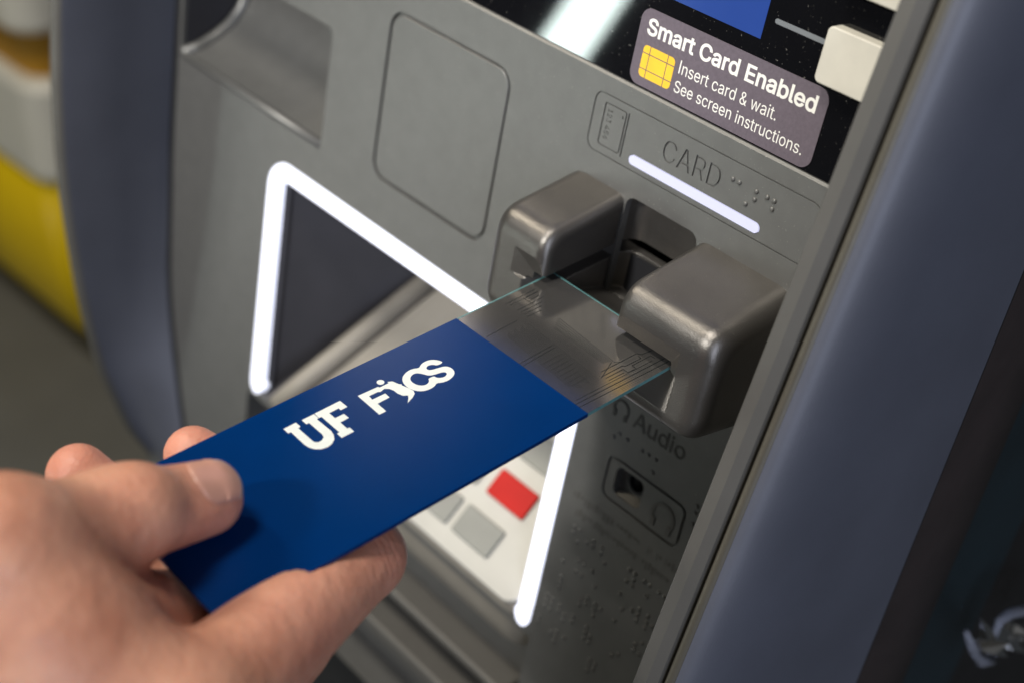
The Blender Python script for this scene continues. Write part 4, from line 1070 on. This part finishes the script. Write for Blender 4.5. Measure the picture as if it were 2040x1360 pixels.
WR = np.array([50.0, -248.0, -16.0]); FA = np.array([72.0, -350.0, -48.0])                           # wrist and forearm


def hand_sdf(X, Y, Z):
    th = rc(X, Y, Z, TI, TT, 10.8, 8.9)
    th = smin(th, rc(X, Y, Z, TM, TI, 14.2, 10.9), 5)
    th = smin(th, rc(X, Y, Z, TI + np.array([2.0, 6, 2.0]), TI + np.array([0, -4, 0]), 10.2, 10.2), 4)
    ix = rc(X, Y, Z, IM, IP, 14.5, 10.6)
    ix = smin(ix, rc(X, Y, Z, IP, ID, 9.8, 8.6), 3.5)
    ix = smin(ix, rc(X, Y, Z, ID, IT, 8.6, 7.6), 3)
    md = rc(X, Y, Z, MK, MP, 13, 10.6)
    md = smin(md, rc(X, Y, Z, MP, MD, 10, 9), 3.5)
    md = smin(md, rc(X, Y, Z, MD, MT, 8.8, 8.0), 3)
    rg = smin(rc(X, Y, Z, RK, RP, 12.5, 10), rc(X, Y, Z, RP, RE, 9.6, 7.8), 3.5)
    lt = smin(rc(X, Y, Z, LK, LP, 11.5, 9), rc(X, Y, Z, LP, LE, 8.4, 6.8), 3.5)
    palm = rc(X, Y, Z, TM, TW, 15.0, 18)
    palm = smin(palm, rc(X, Y, Z, RK, WR, 15, 24), 12)
    palm = smin(palm, rc(X, Y, Z, LK, WR, 14, 24), 12)
    palm = smin(palm, rc(X, Y, Z, WR, FA, 25, 29), 20)
    palm = smin(palm, rc(X, Y, Z, TW, WR, 18, 24), 16)
    palm = smin(palm, rc(X, Y, Z, IM, TW, 14.5, 22), 14)
    palm = smin(palm, rc(X, Y, Z, MK, TW + np.array([0, -10, -25]), 15, 22), 14)
    palm = smin(palm, rc(X, Y, Z, WEB, TM, 14, 13), 12)
    palm = smin(palm, rc(X, Y, Z, WEB, IM, 13, 14), 12)
    palm = smin(palm, rc(X, Y, Z, INN, WEB, 12, 14), 8)
    d = smin(smin(smin(ix, md, 2.5), rg, 2.5), lt, 2.5)
    d = smin(d, palm, 6.0)
    d = smin(d, th, 4.5)
    # the card presses into the fingers: keep the body clear of it
    cardd = np.maximum(np.maximum(np.abs(X - 27) - 27.2, np.abs(Z + TH / 2) - TH / 2 - 0.15), np.maximum(-113.7 - Y, Y - 0))
    d = np.maximum(d, -cardd)
    return d


hv, hf, hn = surface_net(hand_sdf, (-45, -350, -100), (136, -44, 62), 1.2)
hand = mesh('hand', hv * MM, hf, M_skin, None, smooth=True)
near = lambda c, r: np.exp(-(np.linalg.norm(hv - np.asarray(c), axis=1) / r) ** 2)
flush = 0.9 * near(TT, 11) + 0.8 * near(TI, 9) + 1.0 * near(IT, 13) + 1.0 * near(MT, 13) + 0.8 * near(IP, 15) + 0.6 * near((IP + IM) / 2, 16) + 0.5 * near(INN, 18)
aT = (TT - TI) / np.linalg.norm(TT - TI); aI = (IP - IM) / np.linalg.norm(IP - IM)
mT, mI, mB = near(TI + aT * 2, 9.0), near(IP - aI * 3, 9.0), near(IM + aI * 12, 8.0)
alo = np.where(mT > np.maximum(mI, mB), (hv - TI) @ aT, (hv - IM) @ aI)
for nm, vals in (('along', alo), ('joint', np.clip(np.maximum(np.maximum(mT, mI), mB), 0, 1))):
    ca = hand.data.attributes.new(nm, 'FLOAT', 'POINT')
    ca.data.foreach_set('value', vals.astype(np.float32))
ca = hand.data.attributes.new('flush', 'FLOAT', 'POINT')
ca.data.foreach_set('value', np.clip(flush, 0, 1).astype(np.float32))
tag(hand, 'right hand gripping the blue card between thumb and curled fingers', 'hand')

# thumb nail: patch of the thumb's own surface, lifted a little
ax = TT - TI; ax /= np.linalg.norm(ax)
up = CAM - TT; up = up + np.array([-110, 90, 130.0]); up -= ax * (up @ ax); up /= np.linalg.norm(up)
sd = np.cross(ax, up)
nv_, nf_, nmi = [], [], []
NS, NT_ = 14, 14
for i in range(NS + 1):
    for j in range(NT_ + 1):
        s = i / NS; t = j / NT_ * 2 - 1
        along = -7.0 + 13.6 * s - 2.2 * t * t * (s if s > 0.5 else -0.4 * (1 - s) * 2)
        ang = t * (0.8 if s > 0.2 else 0.8 * (0.75 + s * 1.25))
        c = TT + ax * along
        dr = up * math.cos(ang) + sd * math.sin(ang)
        r = 14.0
        for _ in range(40):
            p = c + dr * r
            dd = float(hand_sdf(np.array([p[0]]), np.array([p[1]]), np.array([p[2]]))[0])
            r -= dd * 0.8
        edge = max(abs(t), 0) 
        lift = (0.05 + 0.3 * min(1, s * 1.6)) * (1 - max(0, edge - 0.8) * 5) + (0.2 if s > 0.9 else 0) - (0.3 if s < 0.04 else 0)
        nv_.append((c + dr * (r + lift)) * MM)
for i in range(NS):
    for j in range(NT_):
        a = i * (NT_ + 1) + j
        nf_.append((a, a + NT_ + 1, a + NT_ + 2, a + 1)); nmi.append(1 if i >= NS - 1 else 0)
nail = mesh('thumb_nail', nv_, nf_, [M_nail, M_nailtip], hand, smooth=True, mi=nmi)
sm = nail.modifiers.new('thick', 'SOLIDIFY'); sm.thickness = 0.0003; sm.offset = 0

# ------------------------------------------------------------------ background behind the far rail
def lathe(name, prof, loc, mt, par, seg=40, label=None, tilt=0):
    vs, fs = [], []
    for r, z in prof:
        for k in range(seg):
            a = 2 * math.pi * k / seg
            vs.append((loc[0] + r * math.cos(a), loc[1] + r * math.sin(a), loc[2] + z))
    for i in range(len(prof) - 1):
        for k in range(seg):
            fs.append((i * seg + k, i * seg + (k + 1) % seg, (i + 1) * seg + (k + 1) % seg, (i + 1) * seg + k))
    return mesh(name, vs, fs, mt, par, label, smooth=True)


tub = empty('recycling_bin', (-1.75, 0.72, floor_z), 'yellow bin with white bands standing on the floor behind the far rail', 'bin')
RB = Matrix.Translation((-1.30, 0.43, floor_z)) @ Matrix.Rotation(math.radians(3), 4, 'Z')
def loft(name, levels, mt, par, seg=8):
    vs, fs = [], []
    for inset, z, r in levels:
        loop = rrect(-0.62 + inset, -inset, inset, 0.46 - inset, r, seg)
        vs += [tuple(RB @ Vector((a, b, z))) for a, b in loop]
    k = len(loop)
    for i in range(len(levels) - 1):
        fs += [(i * k + q, i * k + (q + 1) % k, (i + 1) * k + (q + 1) % k, (i + 1) * k + q) for q in range(k)]
    fs.append(tuple((len(levels) - 1) * k + q for q in range(k)))
    return mesh(name, vs, fs, mt, par, smooth=len(levels) > 5)
loft('shell', [(0.20, 0.0, 0.02), (0.12, 0.012, 0.03), (0.06, 0.045, 0.04), (0.025, 0.10, 0.04), (0.005, 0.19, 0.04), (0.0, 0.38, 0.04)], M_ylw, tub)
loft('band', [(-0.006, 0.37, 0.04), (-0.008, 0.38, 0.04), (-0.008, 0.50, 0.04), (0.0, 0.51, 0.04)], M_wht, tub)
loft('collar', [(0.012, 0.51, 0.04), (0.012, 0.585, 0.04)], M_org, tub)
loft('lid', [(-0.006, 0.58, 0.04), (-0.012, 0.59, 0.04), (-0.012, 0.75, 0.04), (0.03, 0.79, 0.04)], M_wht, tub)

# clear plastic wrapper caught at the cabinet side
def clear_material():
    m = bpy.data.materials.new('clear_plastic')
    m.use_nodes = True
    b = m.node_tree.nodes['Principled BSDF']
    b.inputs['Base Color'].default_value = (0.85, 0.88, 1.0, 1)
    b.inputs['Roughness'].default_value = 0.12
    b.inputs['Transmission Weight'].default_value = 0.75
    b.inputs['IOR'].default_value = 1.49
    n = m.node_tree.nodes.new('ShaderNodeTexNoise'); n.inputs['Scale'].default_value = 120
    bp = m.node_tree.nodes.new('ShaderNodeBump'); bp.inputs['Strength'].default_value = 0.4; bp.inputs['Distance'].default_value = 0.002
    m.node_tree.links.new(n.outputs['Fac'], bp.inputs['Height']); m.node_tree.links.new(bp.outputs['Normal'], b.inputs['Normal'])
    return m


M_clear = clear_material()
def film_material():
    m = bpy.data.materials.new('film')
    m.use_nodes = True
    nt = m.node_tree
    g = nt.nodes.new('ShaderNodeBsdfGlossy'); g.inputs['Roughness'].default_value = 0.08
    t = nt.nodes.new('ShaderNodeBsdfTransparent')
    x = nt.nodes.new('ShaderNodeMixShader'); fr_ = nt.nodes.new('ShaderNodeFresnel'); fr_.inputs['IOR'].default_value = 1.6
    nt.links.new(fr_.outputs[0], x.inputs[0]); nt.links.new(t.outputs[0], x.inputs[1]); nt.links.new(g.outputs[0], x.inputs[2])
    nt.links.new(x.outputs[0], nt.nodes['Material Output'].inputs['Surface'])
    return m
M_film = film_material()
cx = lambda x, y: onx(x, y, 122.0) * MM
clip = empty('plastic_wrapper', tuple(onx(1980, 1330, 122.0) * MM), 'crumpled clear plastic wrapper with a looped edge beside the dark cabinet side', 'wrapper')
tube('looped_edge', [cx(1925, 1258), cx(1938, 1295), cx(1955, 1318), cx(1975, 1316), cx(1985, 1300), cx(1972, 1292)], [1.2 * MM, 1.7 * MM, 1.9 * MM, 1.7 * MM, 1.5 * MM, 1.0 * MM], M_clear, clip, 10)
tube('looped_edge', [cx(1968, 1300), cx(1982, 1262), cx(1990, 1238), cx(2010, 1222), cx(2045, 1214), cx(2080, 1218)], [1.1 * MM, 1.2 * MM, 1.6 * MM, 2.0 * MM, 2.0 * MM, 2.0 * MM], M_clear, clip, 10)
rd = random.Random(11)
vs, fs = [], []
nx_, ny_ = 10, 5
for a in range(nx_):
    for b_ in range(ny_):
        p = cx(1950 + 13 * a, 1262 + 11 * b_ - 3 * a)
        vs.append(tuple(p + np.array([rd.uniform(-5, 5), rd.uniform(-3, 3), rd.uniform(-2, 2)]) * MM))
for a in range(nx_ - 1):
    for b_ in range(ny_ - 1):
        q = a * ny_ + b_
        fs += [(q, q + ny_, q + 1), (q + 1, q + ny_, q + ny_ + 1)]
mesh('crumpled_film', vs, fs, M_film, clip)

# pale streak seen in the screen glass: an unseen strip light added where the glass mirrors it
def mirror_point(px, py, dist):
    d = ray(px, py)
    s = ((ORG - CAM) @ NW - 1.0) / (d @ NW)
    p = CAM + s * d
    d = d / np.linalg.norm(d)
    r = d - 2 * (d @ NW) * NW
    return (p + r * dist) * MM
A_, B_ = mirror_point(1120, 100, 2600), mirror_point(1215, -40, 2600)
mid = (A_ + B_) / 2
ln = float(np.linalg.norm(B_ - A_))
tgt = np.array(P(-25, 60, 0))
zax = mid - tgt; zax /= np.linalg.norm(zax)
yax = (B_ - A_) / ln; yax -= zax * (yax @ zax); yax /= np.linalg.norm(yax)
xax = np.cross(yax, zax)
ld = bpy.data.lights.new('streak_light', 'AREA'); ld.shape = 'RECTANGLE'; ld.size, ld.size_y = 0.10, ln * 2.2; ld.energy = 3.5; ld.color = (0.85, 1.0, 0.95)
lo = bpy.data.objects.new('streak_light', ld); COL.objects.link(lo)
lo.matrix_world = Matrix(((xax[0], yax[0], zax[0], mid[0]), (xax[1], yax[1], zax[1], mid[1]), (xax[2], yax[2], zax[2], mid[2]), (0, 0, 0, 1)))
